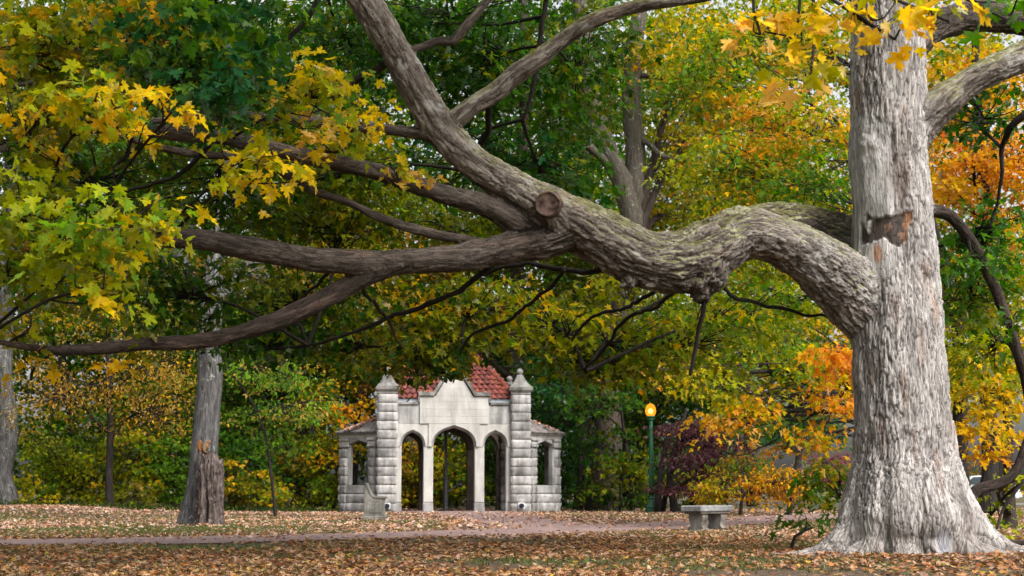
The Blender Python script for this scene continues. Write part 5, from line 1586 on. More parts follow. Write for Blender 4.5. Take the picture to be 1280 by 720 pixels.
PLANTS = [
    # the left side of the picture
    ('oak_tree', 'grey trunk at the very edge of the wood, cut by the picture frame', 'tree', stem(8, 56, .40, (6, 480, 0, .36), (8, 360, 0, .33), (14, 200, 0, .26), (22, 40, 0, .15)), 'bark_grey',
     [(40, 60, 56, 120, 70, 3, dict(OL=3, G=3, BR=1)), (70, 200, 57, 120, 80, 3, dict(G=3, DG=3, OL=2)), (60, 330, 57, 90, 70, 2.5, dict(DG=3, G=2, BR=1.5, OL=1)), (-40, 420, 56, 60, 90, 2.5, dict(G=2, OL=2))], {}),
    ('ash_tree', 'tall grey lichened tree leaning behind the broken stump', 'tree', stem(250, 34, .40, (250, 600, 0, .33), (256, 500, 0, .30), (264, 400, 0, .27), (275, 300, .3, .23), (285, 240, .5, .2), (300, 100, .8, .15), (310, -60, 1, .08)), 'bark_grey',
     [(330, 60, 36, 110, 70, 2, dict(G=3, OL=2, YG=1)), (200, 40, 36, 100, 70, 2, dict(G=3, DG=2, YG=1)), (330, 330, 37, 70, 35, 1.5, dict(BR=2, OL=2, G=2), .6), (190, 330, 38, 70, 40, 1.5, dict(LG=2, G=2, T=1, BR=1), .6)], dict(kind='mid', size=.15)),
    ('understory_tree', 'slender dark-stemmed tree with sparse golden leaves', 'tree', stem(138, 55, .16, (137, 560, 0, .13), (137, 480, 0, .11), (134, 400, 0, .08), (130, 330, 0, .04)), 'bark_dark',
     [(110, 480, 54, 80, 45, 2, dict(T=3, GO=1.5, BR=1, OL=1), .38), (200, 510, 54, 70, 50, 2, dict(T=3, GO=2, BR=1.5, OL=1), .4), (50, 490, 54, 50, 60, 2, dict(T=3, GO=1, G=1), .35), (140, 400, 54, 90, 40, 2, dict(T=2, LG=1, GO=1, G=1), .35), (215, 450, 54, 50, 40, 2, dict(T=3, GO=2), .35)], dict(kind='oval', size=.15, rs=.9, m=14, lai=.85)),
    ('sapling', 'bright green dogwood with yellow-flecked layered leaves', 'tree', stem(345, 44, .05, (330, 540, 0, .045), (300, 480, 0, .04), (275, 455, 0, .03)), 'bark_dark',
     [(345, 465, 44, 70, 20, 1.5, dict(LG=5, T=2, BG=1, MG=2), .8), (375, 510, 44, 55, 20, 1.4, dict(LG=4, MG=3, T=1.2, BG=1), .7), (310, 515, 44.5, 40, 18, 1.2, dict(MG=4, LG=3, T=1), .5), (360, 550, 45, 50, 14, 1.2, dict(MG=3, LG=2, G=2), .5)], dict(kind='oval', size=.15, rs=.6, m=34)),
    ('maple_sapling', 'small maple with orange leaves right beside the well house bay', 'tree', stem(418, 58, .10, (425, 560, 0, .08), (435, 500, 0, .05)), 'bark_dark',
     [(440, 515, 57.5, 36, 14, 1.3, dict(O=3, GO=3, BR=1.5), 1.3), (415, 560, 57.5, 26, 40, 1.3, dict(YG=3, OL=3, GO=1.5)), (405, 490, 58, 32, 26, 1.3, dict(G=3, OL=2, GO=1))], {}),
    ('ash_tree', 'dark leaning trunk among rusty leaves behind the lowest limb', 'tree', stem(520, 64, .45, (512, 520, 0, .4), (497, 420, 0, .36), (478, 375, 0, .33), (455, 330, 0, .28), (420, 200, 0, .2), (400, 50, 0, .12)), 'bark_brown',
     [(470, 440, 62, 80, 60, 2.5, dict(BR=3, O=1, OL=2, G=1.5), .8), (400, 200, 63, 100, 90, 3, dict(G=3, OL=2, YG=1.5)), (460, 60, 63, 100, 80, 3, dict(G=3, MG=2, YG=1)), (520, 330, 64, 70, 60, 2.5, dict(BR=2, GO=1, OL=2, G=1)), (440, 340, 61, 90, 50, 2.5, dict(YG=2, GO=1, G=2, T=1))], {}),
    ('beech_tree', 'tall green tree filling the gap above the yellow leaves', 'tree', stem(200, 66, .4, (205, 450, 0, .33), (210, 200, 0, .2), (215, 30, 0, .1)), 'bark_dark',
     [(190, 60, 66, 110, 80, 3, dict(G=3, DG=2, YG=1)), (250, 190, 65, 100, 80, 3, dict(G=3, MG=2, OL=1)), (180, 330, 65, 110, 70, 3, dict(LG=2, G=3, T=1.2, BR=1), .8), (270, 390, 65, 90, 60, 3, dict(MG=3, G=3, T=1, LG=1), .8)], {}),
    ('beech_tree', 'leafy green tree closing the gap between slender stem and leaning grey tree', 'tree', stem(225, 61, .2, (222, 560, 0, .16), (220, 470, 0, .1), (216, 400, 0, .05)), 'bark_dark',
     [(220, 470, 61, 80, 50, 2.5, dict(G=3, MG=2, OL=2, T=1), .9), (160, 540, 61, 70, 40, 2, dict(G=3, OL=3, BR=.6), .9), (240, 540, 61, 70, 40, 2, dict(G=3, DG=2, MG=1), .9), (180, 410, 61.5, 90, 45, 2.5, dict(G=2, LG=1, T=1, OL=2), .8)], {}),
    ('beech_tree', 'leafy dark tree closing the gap between dogwood and well house', 'tree', stem(385, 62, .2, (386, 560, 0, .16), (390, 470, 0, .1)), 'bark_dark',
     [(330, 480, 62, 80, 45, 2.5, dict(DG=3, G=3, OL=1), .9), (400, 450, 62, 70, 45, 2.5, dict(G=3, DG=2, OL=2), .9), (300, 430, 62.5, 80, 45, 2.5, dict(G=3, MG=2, YG=1), .8), (375, 540, 62, 60, 40, 2, dict(OL=3, G=2, GO=.8, BR=.6), .9), (290, 545, 62, 50, 40, 2, dict(G=3, DG=2, OL=1), .9)], {}),
    ('beech_tree', 'deep green tree standing before the thick trunk beside the well house', 'tree', stem(790, 54.6, .10, (786, 580, 0, .08), (775, 500, 0, .05)), 'bark_dark',
     [(755, 495, 54, 50, 28, 1.8, dict(DG=4, G=3, OL=1), 1.1), (725, 545, 56, 30, 30, 1.5, dict(DG=3, G=3), .5), (780, 545, 54.5, 30, 22, 1.4, dict(DG=3, G=2, OL=1), .7), (690, 490, 57, 40, 30, 1.8, dict(DG=3, BG=2, G=2), .9)], {}),
    # behind and right of the well house
    ('twin_stem_tree', 'twin-stemmed tree spotted with pale lichen above the bent limb', 'tree', stem(756, 57, .62, (758, 560, 0, .55), (768, 440, 0, .52), (782, 330, 0, .48), (790, 285, 0, .46)), 'bark_brown',
     [(850, 60, 56, 70, 60, 3, dict(GO=3, Y=2, YG=3, MG=1), 1.0), (720, 60, 58.5, 70, 80, 2.5, dict(G=3, DG=2, OL=1)), (860, 170, 57, 60, 50, 2.5, dict(GO=2, YG=3, MG=2), .8), (750, 320, 60.5, 90, 60, 2, dict(G=3, OL=3, YG=1)), (840, 260, 59.5, 60, 50, 2, dict(YG=3, GO=2, G=1.5), .8)], dict(step=.4)),
    ('leaning_tree', 'thin black leaning trunk just right of the well house', 'tree', stem(722, 57.5, .17, (727, 580, 0, .15), (731, 545, 0, .14), (742, 515, 0, .12), (760, 470, 0, .08)), 'bark_dark',
     [(690, 520, 59, 40, 30, 1.8, dict(DG=4, G=3, BG=2), 1.2), (740, 470, 59.5, 60, 35, 2, dict(DG=4, G=3, BG=1), 1.1), (700, 450, 60, 50, 40, 2, dict(DG=3, BG=3, G=2))], {}),
    ('holly_shrub', 'dark green shrub between the bay and the leaning black trunk', 'shrub', stem(700, 60, .06, (700, 600, 0, .03)), 'bark_dark',
     [(700, 575, 60, 36, 40, 1.6, dict(DG=4, G=3, BG=1), 1.3), (690, 615, 60, 30, 22, 1.3, dict(DG=3, G=3, OL=1), 1.2)], {}),
    ('holly_shrub', 'yellow-green shrub in front of the thick dark trunk', 'shrub', stem(775, 54.5, .05, (775, 600, 0, .03)), 'bark_dark',
     [(775, 590, 54.5, 34, 36, 1.3, dict(G=3, OL=3, YG=2), 1.0), (745, 615, 55, 24, 20, 1.1, dict(DG=3, G=2, OL=1), 1.0), (795, 620, 54.5, 20, 15, 1, dict(YG=2, G=2, MG=2))], {}),
    ('beech_tree', 'dark green tree behind the lamp post', 'tree', stem(800, 66, .25, (800, 560, 0, .2), (805, 470, 0, .14)), 'bark_dark',
     [(790, 520, 65, 50, 40, 2, dict(DG=3, G=3, OL=1), 1.1), (770, 560, 66, 40, 40, 2, dict(G=2, DG=3, PK=.5), .9), (840, 500, 66, 50, 40, 2, dict(G=3, OL=2, DG=2))], {}),
    ('japanese_maple', 'purple-leaved small maple with several dark stems beside the lamp', 'tree', stem(845, 52, .15, (838, 590, 0, .12), (848, 545, 0, .09), (858, 510, 0, .05)), 'bark_dark',
     [(850, 535, 51.5, 42, 10, 1.6, dict(PU=5, PK=.4), 1.3), (900, 545, 52, 58, 14, 1.8, dict(PU=5, PK=.4), 1.3), (860, 570, 51, 45, 10, 1.6, dict(PU=5, PK=.3), 1.2), (920, 570, 52, 45, 12, 1.6, dict(PU=5, PK=.3), 1.2), (845, 605, 50.8, 28, 9, 1.3, dict(PU=4, PK=.6), 1.1), (930, 520, 53, 40, 14, 1.6, dict(PU=5, DG=.6), 1.1),
      (885, 590, 51.5, 40, 10, 1.4, dict(PU=4, BR=.6), 1.1)], dict(kind='oval', size=.17, rs=.7, m=34)),
    ('hazel_shrub', 'rusty golden shrub behind the stone bench', 'shrub', stem(925, 46, .06, (928, 610, 0, .04), (930, 590, 0, .02)), 'bark_brown',
     [(900, 605, 46.5, 40, 26, 1.4, dict(OL=3, GO=2, YG=1, BR=1), 1.0), (955, 605, 46, 40, 24, 1.4, dict(BR=3, GO=2, O=1, OL=1), 1.1), (985, 595, 46, 28, 28, 1.2, dict(BR=3, O=1.5, OL=1.5, GO=1), 1.0), (930, 575, 47, 40, 20, 1.3, dict(BR=1.5, OL=2, G=1.5), .8)], dict(kind='oval', size=.17, rs=.55)),
    ('redbud_tree', 'leaning dark stem rising from the rusty shrub', 'tree', stem(985, 47, .09, (995, 590, 0, .08), (1002, 560, 0, .07), (1012, 530, 0, .04)), 'bark_dark',
     [(990, 555, 48, 45, 16, 1.3, dict(BR=2, GO=1, OL=2), .8), (960, 535, 49, 50, 22, 1.6, dict(DG=3, BG=2, G=2), 1.0), (1020, 530, 49, 40, 20, 1.4, dict(G=2, BG=2, DG=1), .8)], {}),
    ('oak_tree', 'grey-green trunk far off down the lane', 'tree', stem(1006, 78, .42, (1005, 590, 0, .36), (1004, 560, 0, .33), (1002, 480, 0, .25)), 'bark_grey',
     [(1000, 530, 80, 60, 22, 3, dict(G=2, BG=2, YG=1), .8), (1030, 500, 79, 50, 30, 3, dict(G=2, LG=1, YG=2), .8)], {}),
    ('cherry_tree', 'small pink-leaved tree far off beside the thick trunk', 'tree', stem(1020, 70, .07, (1021, 600, 0, .06), (1026, 580, 0, .04)), 'bark_grey',
     [(1040, 575, 70, 32, 14, 1.6, dict(PK=4, T=.6, RO=.4), .9), (1026, 592, 70, 18, 8, 1.2, dict(RO=1, PK=3), .8), (1055, 592, 70, 22, 10, 1.3, dict(PK=3, PU=1), .8)], dict(kind='oval', size=.18)),
    ('sugar_maple', 'orange and gold maple spreading behind the bent limb', 'tree', stem(1203, 38, .24, (1203, 560, 0, .20), (1200, 480, 0, .18), (1190, 380, 0, .16), (1160, 250, 0, .13), (1130, 100, 0, .08), (1120, -30, 0, .05)), 'bark_dark',
     [(1010, 160, 34, 80, 50, 2, dict(GO=2.5, O=1, P=1, YG=3, MG=2)), (930, 140, 35, 70, 40, 2, dict(GO=3, O=1.5, P=1.2, YG=2.5, MG=1)), (960, 40, 36, 100, 50, 2, dict(YG=4, Y=1.5, GO=1.5, O=.4, MG=4, G=2)), (880, 90, 35, 60, 60, 2, dict(MG=4, G=2, YG=3, GO=1)), (900, 210, 34, 80, 35, 2, dict(YG=3, MG=3, G=1, GO=.8)), (1000, 230, 33, 70, 40, 2, dict(G=3, MG=2, YG=2)),
      (1030, 300, 33, 50, 50, 1.8, dict(G=2, YG=3, GO=1)), (960, 330, 33, 90, 35, 1.8, dict(YG=3, MG=3, GO=1)), (1046, 440, 27, 36, 32, 1.2, dict(O=5, RO=1, GO=2), 1.5), (1040, 495, 32, 40, 30, 1.5, dict(GO=3, O=2, Y=2, YG=1), 1.2), (935, 500, 31, 60, 32, 1.5, dict(YG=3, OL=2, GO=2, O=1), 1.1), (905, 525, 30, 38, 18, 1.2, dict(O=2, P=1.2, GO=2), 1.1),
      (868, 470, 30, 44, 24, 1.2, dict(YG=4, OL=2, Y=1.5), 1.1), (780, 465, 29.5, 20, 12, .8, dict(O=3, P=2), .5), (980, 450, 32, 60, 40, 1.6, dict(YG=3, MG=3, Y=1)), (860, 430, 32, 60, 40, 1.6, dict(GO=2, YG=3, P=1), .8), (1020, 545, 31, 36, 18, 1.2, dict(GO=3, O=2, YG=1), .9), (1250, 330, 36, 60, 60, 2, dict(YG=2, GO=2, OL=2)),
      (1210, 470, 36, 45, 40, 1.8, dict(YG=3, Y=2, OL=1.5))], dict(kind='mid', size=.15, rs=.6)),
    ('sugar_maple', 'fiery orange maple glowing between the two right-hand limbs', 'tree', stem(1235, 52, .3, (1232, 450, 0, .26), (1228, 250, 0, .22), (1222, 120, 0, .16), (1215, -20, 0, .1)), 'bark_dark',
     [(1215, 200, 50, 60, 50, 2.5, dict(O=4, GO=3, RO=1, P=1), 1.1), (1280, 190, 51, 50, 50, 2.5, dict(O=4, RO=1, GO=2), .9), (1190, 240, 50, 40, 30, 2, dict(GO=3, Y=2, O=1)), (1230, 100, 52, 80, 40, 3, dict(O=1, GO=2, Y=1, G=2), .8), (1250, 280, 51, 60, 40, 2.5, dict(GO=2, O=2, BR=1), .8)], {}),
    ('sugar_maple', 'low golden maple at the edge behind the drooping limb', 'tree', stem(1262, 30, .13, (1262, 560, 0, .11), (1258, 480, 0, .09), (1250, 420, 0, .05)), 'bark_brown',
     [(1235, 480, 29, 50, 40, 1.4, dict(Y=3, GO=3, YG=3), 1.2), (1240, 545, 28.5, 44, 26, 1.2, dict(Y=3, GO=3, O=.5, YG=1), 1.1), (1270, 440, 29.5, 40, 40, 1.4, dict(GO=3, YG=2, Y=2)), (1270, 600, 28, 26, 18, 1, dict(OL=2, YG=2, GO=1), .7), (1200, 430, 30, 28, 40, 1.2, dict(YG=3, G=2, Y=1.5), .9)], dict(kind='mid', size=.14, rs=.5)),
    ('beech_tree', 'tall dark green tree whose crown closes the top of the picture', 'tree', stem(640, 64, .45, (642, 450, 0, .38), (650, 250, 0, .3), (655, 60, 0, .2), (655, -60, 0, .1)), 'bark_brown',
     [(600, 90, 63, 90, 90, 3, dict(DG=3, G=3, YG=.6)), (680, 250, 64, 90, 70, 3, dict(G=3, OL=2, YG=1)), (600, 300, 65, 100, 60, 3, dict(OL=3, G=2, YG=1.5)), (650, 420, 65, 90, 60, 3, dict(G=3, OL=2, DG=2), .9), (560, 430, 64, 60, 60, 2.5, dict(G=2, DG=2, BR=1), .8)], {}),
    ('oak_tree', 'smooth brown trunk far behind the twin-stemmed tree', 'tree', stem(733, 70, .5, (733, 400, 0, .45), (731, 230, 0, .42), (728, 150, 0, .38), (725, 0, 0, .3)), 'bark_brown',
     [(700, 150, 69, 90, 70, 3, dict(G=3, DG=2, OL=1), .8), (740, 350, 70, 80, 60, 3, dict(OL=2, G=2, YG=1.5), .8), (690, 380, 69, 60, 50, 3, dict(G=2, DG=2, OL=1), .8)], {}),
    ('sugar_maple', 'yellow-green maple far behind the lamp globe', 'tree', stem(890, 64, .35, (890, 480, 0, .3), (892, 300, 0, .2), (895, 150, 0, .1)), 'bark_dark',
     [(880, 430, 62, 70, 60, 3, dict(YG=3, MG=2, GO=1.5)), (920, 320, 63, 90, 70, 3, dict(YG=3, GO=2, MG=2)), (880, 500, 62, 60, 40, 2.5, dict(DG=2, G=3, OL=2)), (960, 200, 63, 90, 60, 3, dict(GO=3, O=1.5, YG=2), .8), (1000, 440, 63, 70, 60, 3, dict(YG=2, GO=2, G=2)), (960, 520, 62, 60, 30, 2.5, dict(G=3, DG=2, OL=1), .8)], {}),
]
# understory shrubs along the edge of the wood, told apart by what they grow beside
SHRUBS = [
    (38, 57, 615, 26, 26, dict(LG=2, YG=2, Y=1, MG=1), 'small bright sapling shrub just right of the edge-of-frame trunk'),
    (75, 59, 575, 40, 50, dict(MG=2, OL=3, YG=2), 'olive green shrub two steps left of the slender dark stem'),
    (115, 58, 600, 36, 36, dict(YG=3, OL=3, GO=.6), 'yellow-green shrub at the foot of the slender dark stem'),
    (170, 58, 575, 38, 50, dict(YG=3, MG=2, GO=1, OL=1), 'tall yellow-green shrub just right of the slender dark stem'),
    (165, 56, 622, 30, 18, dict(YG=2, OL=3, T=.6), 'low straw-green shrub below the tall yellow-green one'),
    (215, 58, 585, 34, 48, dict(MG=4, G=2, LG=1), 'fresh green shrub left of the leaning grey tree'),
    (292, 57, 600, 28, 38, dict(G=2, OL=2, GO=1.5), 'mixed green and gold shrub just right of the stump'),
    (325, 58, 575, 40, 36, dict(G=3, DG=2, MG=1), 'deep green shrub under the flecked dogwood'),
    (335, 55, 612, 30, 24, dict(GO=2, YG=2, OL=2, MG=1), 'golden shrub on the litter edge below the dogwood'),
    (385, 58, 590, 40, 46, dict(OL=3, G=2, BR=1, YG=1), 'brownish green shrub midway between dogwood and well house'),
    (412, 55.5, 615, 22, 26, dict(MG=3, YG=2, OL=1), 'light green shrub touching the well house bay wall'),
    (520, 63, 590, 36, 46, dict(GO=2, YG=2, OL=2, BR=1), 'golden shrub seen through the small arch near the settle'),
    (570, 62, 590, 36, 46, dict(YG=3, MG=2, OL=2, GO=.6), 'yellow-green shrub seen through the wide central arch'),
    (622, 63, 580, 30, 50, dict(DG=2, G=3, OL=1), 'dark green shrub seen through the small arch towards the lamp'),
    (860, 57, 610, 34, 26, dict(OL=2, YG=1.5, BR=1, G=1), 'olive shrub under the purple maple'),
    (1010, 60, 618, 30, 12, dict(G=2, MG=2, YG=2), 'low green shrub at the far end of the lane'),
]
for nm, lab, cat, tr, bark, blobs, kw in PLANTS:
    make_plant(nm, lab, cat, tr, bark, blobs, **{**dict(kind='far', size=.20, lai=1.6, m=26, rs=.8), **kw})
for px, D, py, hw, hh, pal, lab in SHRUBS:
    make_plant('understory_shrub', lab, 'shrub', stem(px, D, .04, (px + 3, py + 5, 0, .03), (px + 5, py - hh * .6, 0, .012)), 'bark_dark',
               [(px, py, D, hw, hh, 1.3, pal), (px + hw * .5, py + hh * .4, D - .6, hw * .6, hh * .5, 1, pal), (px - hw * .5, py - hh * .3, D + .5, hw * .6, hh * .5, 1, pal)],
               kind='far', size=.17, lai=1.3, m=20, rs=.5, group='understory shrubs along the wood edge')
# second stem and big branch of the twin-stemmed tree
tw = [o for o in COL.objects if o.name.startswith('twin_stem_tree')][0]
tb0 = np.array(tw.location)
for pts in ([(789, 300, 57, .46), (792, 255, 57, .45), (794, 200, 57, .42), (790, 100, 57, .39), (800, 10, 57, .33), (806, -60, 57, .25)], [(792, 285, 57, .46), (776, 225, 56.6, .42), (757, 180, 56.2, .40), (742, 130, 55.9, .37), (730, 60, 55.7, .33), (722, -30, 55.5, .25)], [(768, 215, 56.5, .2), (745, 190, 55.8, .17), (715, 170, 55.2, .14), (690, 152, 54.8, .1)],
            [(796, 170, 57, .14), (815, 182, 56.5, .11), (828, 195, 56.2, .1), (850, 200, 56, .08), (900, 195, 55.6, .05)], [(793, 95, 57, .12), (840, 95, 56.5, .11), (880, 100, 56, .1), (930, 108, 55.5, .07), (975, 112, 55, .05)]):
    P, R = resample([at(a, b, d) - tb0 for a, b, d, _ in pts], [q[3] for q in pts], .35)
    P[1:-1] += rng.normal(0, 0.03, P[1:-1].shape)
    link('stem', TubeMesh().tube(P, R, 10).mesh('stem'), MATS['bark_lichen'], tw)
# extra stems of the purple maple
jm = [o for o in COL.objects if o.name.startswith('japanese_maple')][0]
jb = np.array(jm.location)
for pts in ([(822, 635, 52, .13), (826, 590, 52, .11), (833, 555, 52, .09), (838, 530, 52, .06)], [(828, 635, 52.3, .1), (842, 580, 52.3, .09), (850, 540, 52.3, .06)], [(866, 634, 52.2, .12), (872, 590, 52.4, .1), (885, 555, 52.5, .06)]):
    P, R = resample([at(a, b, d) - jb for a, b, d, _ in pts], [q[3] for q in pts], .3); P[0, 2] = -.05
    link('stem', TubeMesh().tube(P, R, 8).mesh('stem'), MATS['bark_dark'], jm)

# the far wood behind everything, one mass
FW = Leaves()
for (px, py, D, hw, hh, dm, pal, f) in [
    (90, 560, 74, 150, 70, 4, dict(DG=3, G=3, OL=2, YG=1), 1.0), (330, 560, 74, 150, 70, 4, dict(DG=3, G=2, OL=2, BR=1), 1.0), (560, 560, 76, 140, 70, 4, dict(DG=2, G=2, OL=3, YG=1), 1.0), (760, 560, 74, 110, 70, 4, dict(DG=4, G=3), 1.0), (890, 575, 74, 70, 45, 4, dict(DG=3, G=2, BR=1, OL=2), .8),
    (250, 480, 78, 200, 50, 4, dict(DG=3, G=3, OL=2), 1.0), (470, 480, 77, 120, 50, 4, dict(DG=3, G=2, OL=2, BR=1), 1.0), (700, 480, 77, 120, 50, 4, dict(DG=3, G=3), 1.0), (100, 420, 80, 170, 90, 5, dict(G=3, OL=2, DG=2, BR=.6), 1.1), (330, 420, 80, 150, 90, 5, dict(G=3, YG=1, OL=2), 1.1), (560, 420, 80, 150, 90, 5, dict(G=3, OL=2, BR=1), 1.1), (780, 420, 80, 140, 90, 5, dict(YG=2, G=2, OL=2), 1.1), (120, 300, 82, 180, 70, 4, dict(G=3, OL=2, YG=1), 1.2), (420, 300, 82, 180, 70, 4, dict(G=3, OL=2, YG=1), 1.2), (700, 300, 82, 160, 70, 4, dict(G=3, OL=2, YG=1.5), 1.1), (950, 290, 82, 140, 70, 4, dict(YG=3, G=2, GO=1), 1.0), (980, 420, 82, 130, 80, 5, dict(YG=2, GO=2, G=2), .8),
    (1200, 450, 84, 120, 90, 5, dict(YG=2, GO=2, OL=2, G=1), .7), (150, 200, 84, 200, 120, 5, dict(G=3, OL=2, YG=1), 1.0), (450, 200, 84, 180, 120, 5, dict(G=3, YG=1, OL=1.5), 1.0), (720, 200, 84, 160, 120, 5, dict(G=3, YG=1.5, OL=1.5), .95), (960, 200, 84, 160, 120, 5, dict(GO=1, YG=3, O=.6, G=2), .9),
    (860, 90, 72, 100, 90, 4, dict(YG=3, MG=3, G=2, GO=1), 1.0), (1190, 110, 74, 90, 70, 4, dict(GO=2, YG=2, O=1, G=1), 1.0), (1200, 200, 84, 140, 100, 5, dict(GO=2, O=1, G=2, YG=2), .85), (1210, 330, 84, 120, 70, 5, dict(YG=2, G=2, OL=2), .8), (640, 30, 86, 300, 70, 6, dict(G=3, DG=1, YG=1), .75), (150, 30, 86, 220, 70, 6, dict(G=3, OL=1, YG=1), .75), (1080, 40, 86, 250, 70, 6, dict(GO=1, YG=3, G=2, O=.4), .8), (1150, 580, 100, 90, 14, 6, dict(G=2, OL=2, BR=1), .6)]:
    c, rad = blob_spec((px, py, D, hw, hh, dm))
    S = int(math.pi * rad[0] * rad[2] * 2.0 * f / (24 * .42 * .30 ** 2 * .55))
    cc = blob_centers(c, rad, S); cc[:, 2] = np.maximum(cc[:, 2], 0.4)
    spray_leaves(FW, cc, 24, 1.2, .30, pal)
me = FW.mesh('far_wood', 'far')
tag(link('far_wood', me, MATS['leaf']), 'far-off wood of green and yellow trees closing the view', 'wood', kind='stuff')
trk = [(60, 76, .3), (95, 72, .2), (290, 74, .25), (315, 70, .15), (375, 72, .2), (395, 75, .28), (440, 72, .2), (545, 74, .25), (605, 72, .22), (690, 75, .25), (785, 72, .2), (815, 76, .25), (905, 74, .2), (940, 72, .22), (1150, 80, .3), (1255, 74, .4)]
where = ['left of the slender dark stem, deep in the wood', 'just left of the slender dark stem, thin', 'right of the stump, deep in the wood', 'thin, under the flecked dogwood', 'thin, right of the flecked dogwood', 'stouter, right of the flecked dogwood', 'hard by the well house bay',
         'behind the left columns of the well house', 'behind the right columns of the well house', 'beside the well house bay near the lamp', 'thin, left of the lamp post', 'stouter, directly behind the lamp post', 'behind the stone bench, thin', 'behind the rusty shrub', 'far behind the thick trunk', 'far behind the low golden maple']
for (px, D, r), w in zip(trk, where):
    b0 = on_ground(px, D); h_ = rng.uniform(9, 15)
    root = empty('woodland_tree', b0); tag(root, 'dark bare trunk ' + w, 'tree', 'dark trunks inside the wood')
    lean = rng.normal(0, .5, 2)
    P, R = resample([(0, 0, -.1), (lean[0] * .2, lean[1] * .2, h_ * .3), (lean[0] * .6, lean[1] * .5, h_ * .65), (lean[0], lean[1], h_)], [r * 1.15, r, r * .75, r * .3], .6)
    P[1:, :2] += rng.normal(0, .06, (len(P) - 1, 2))
    link('trunk', TubeMesh().tube(P, R, 8).mesh('trunk'), MATS['bark_dark'], root)
    LV = Leaves()
    spray_leaves(LV, blob_centers(P[-1] + np.array([0, 0, .5]), (2.2, 2.2, 1.8), 40), 22, .9, .26, dict(G=3, OL=2, DG=2, YG=1))
    tag(link('crown', LV.mesh('crown', 'far'), MATS['leaf'], root), kind='stuff')

# ------------------------------------------------------------------ broken stump and squirrel
sb = on_ground(262, 33.3)
stump = empty('broken_stump', sb)
tag(stump, 'tall rotten reddish-brown broken stump against the leaning tree', 'stump')
nr, na = 110, 130
zz_, aa_ = np.meshgrid(np.linspace(0, 1, nr), np.arange(na) / na * 2 * np.pi, indexing='ij')
Htop = 1.62 + 0.16 * np.cos(aa_ - 2.6) + 0.06 * np.sin(5 * aa_)
zv = zz_ * Htop - 0.05
rad_ = 0.30 + 0.07 * np.exp(-zv / 0.25) - 0.02 * zz_
pv = np.stack([np.cos(aa_).ravel() * 2.2, np.sin(aa_).ravel() * 2.2, zv.ravel() * 1.3], 1)
sf1, sf2, sid = cells(pv * np.array([3.2, 3.2, 1.3]) + .5 * np.stack([fbm(pv * 2, 2, k) for k in (1, 2, 3)], 1), 77)
dv = 0.10 * fbm(pv * 1.2, 4, 3) + 0.05 * fbm(pv * np.array([4, 4, .8]), 3, 8) + .05 * (sid - .5) - .04 * (1 - smoothstep(.02, .2, sf2 - sf1))
cav = smoothstep(1, .3, np.hypot((np.angle(np.exp(1j * (aa_.ravel() - 4.55)))) / .30, (zv.ravel() - .28) / .48))
rr_ = rad_.ravel() + dv - .16 * cav
Vs = np.stack([rr_ * np.cos(aa_.ravel()) * 1.02, rr_ * np.sin(aa_.ravel()), zv.ravel()], 1)
top_in = Vs[-na:] * np.array([.72, .72, 1]) + np.array([0, 0, -.10]); top_in2 = Vs[-na:] * np.array([.3, .3, 1]) + np.array([0, 0, -.28])
Vs = np.concatenate([Vs, top_in, top_in2])
i_ = (np.arange(nr + 1)[:, None] * na + np.arange(na)[None]).ravel(); j_ = (np.arange(nr + 1)[:, None] * na + (np.arange(na)[None] + 1) % na).ravel()
me = np_mesh('snag', Vs, quads=np.stack([i_, j_, j_ + na, i_ + na], 1), smooth=True)
vec_attr(me, np.stack([Vs[:, 2], Vs[:, 0], Vs[:, 1]], 1), 'bk')
link('snag', me, MATS['rotten_wood'], stump)
for k, (ang_, len_) in enumerate(((2.0, .10), (3.6, .08))):
    P, R = resample([(.26 * math.cos(ang_), .26 * math.sin(ang_), 1.45), (.27 * math.cos(ang_), .27 * math.sin(ang_), 1.6 + len_ * .5), (.25 * math.cos(ang_), .25 * math.sin(ang_), 1.62 + len_)], [.07, .05, .012], .06)
    link('splinter', TubeMesh().tube(P, R, 6).mesh('splinter'), MATS['rotten_wood'], stump)

squirrel = empty('squirrel', (sb[0] - .20, sb[1] - .04, 1.66), 0)
squirrel.scale = (1.25, 1.25, 1.25)
tag(squirrel, 'rusty brown squirrel perched on top of the broken stump', 'squirrel')


def skin_mesh(name, pts, edges, radii, mat, parent):
    me = bpy.data.meshes.new(name); me.from_pydata(pts, edges, [])
    o = bpy.data.objects.new(name, me); COL.objects.link(o)
    sk = o.modifiers.new('skin', 'SKIN'); sd = o.modifiers.new('sub', 'SUBSURF'); sd.levels = 2
    for v, r in zip(me.skin_vertices[0].data, radii): v.radius = (r, r)
    me.skin_vertices[0].data[0].use_root = True
    d = bpy.context.evaluated_depsgraph_get(); m2 = bpy.data.meshes.new_from_object(o.evaluated_get(d))
    bpy.data.objects.remove(o); bpy.data.meshes.remove(me)
    m2.name = name; m2.materials.clear(); m2.materials.append(mat)
    for p_ in m2.polygons: p_.use_smooth = True
    return link(name, m2, None, parent)


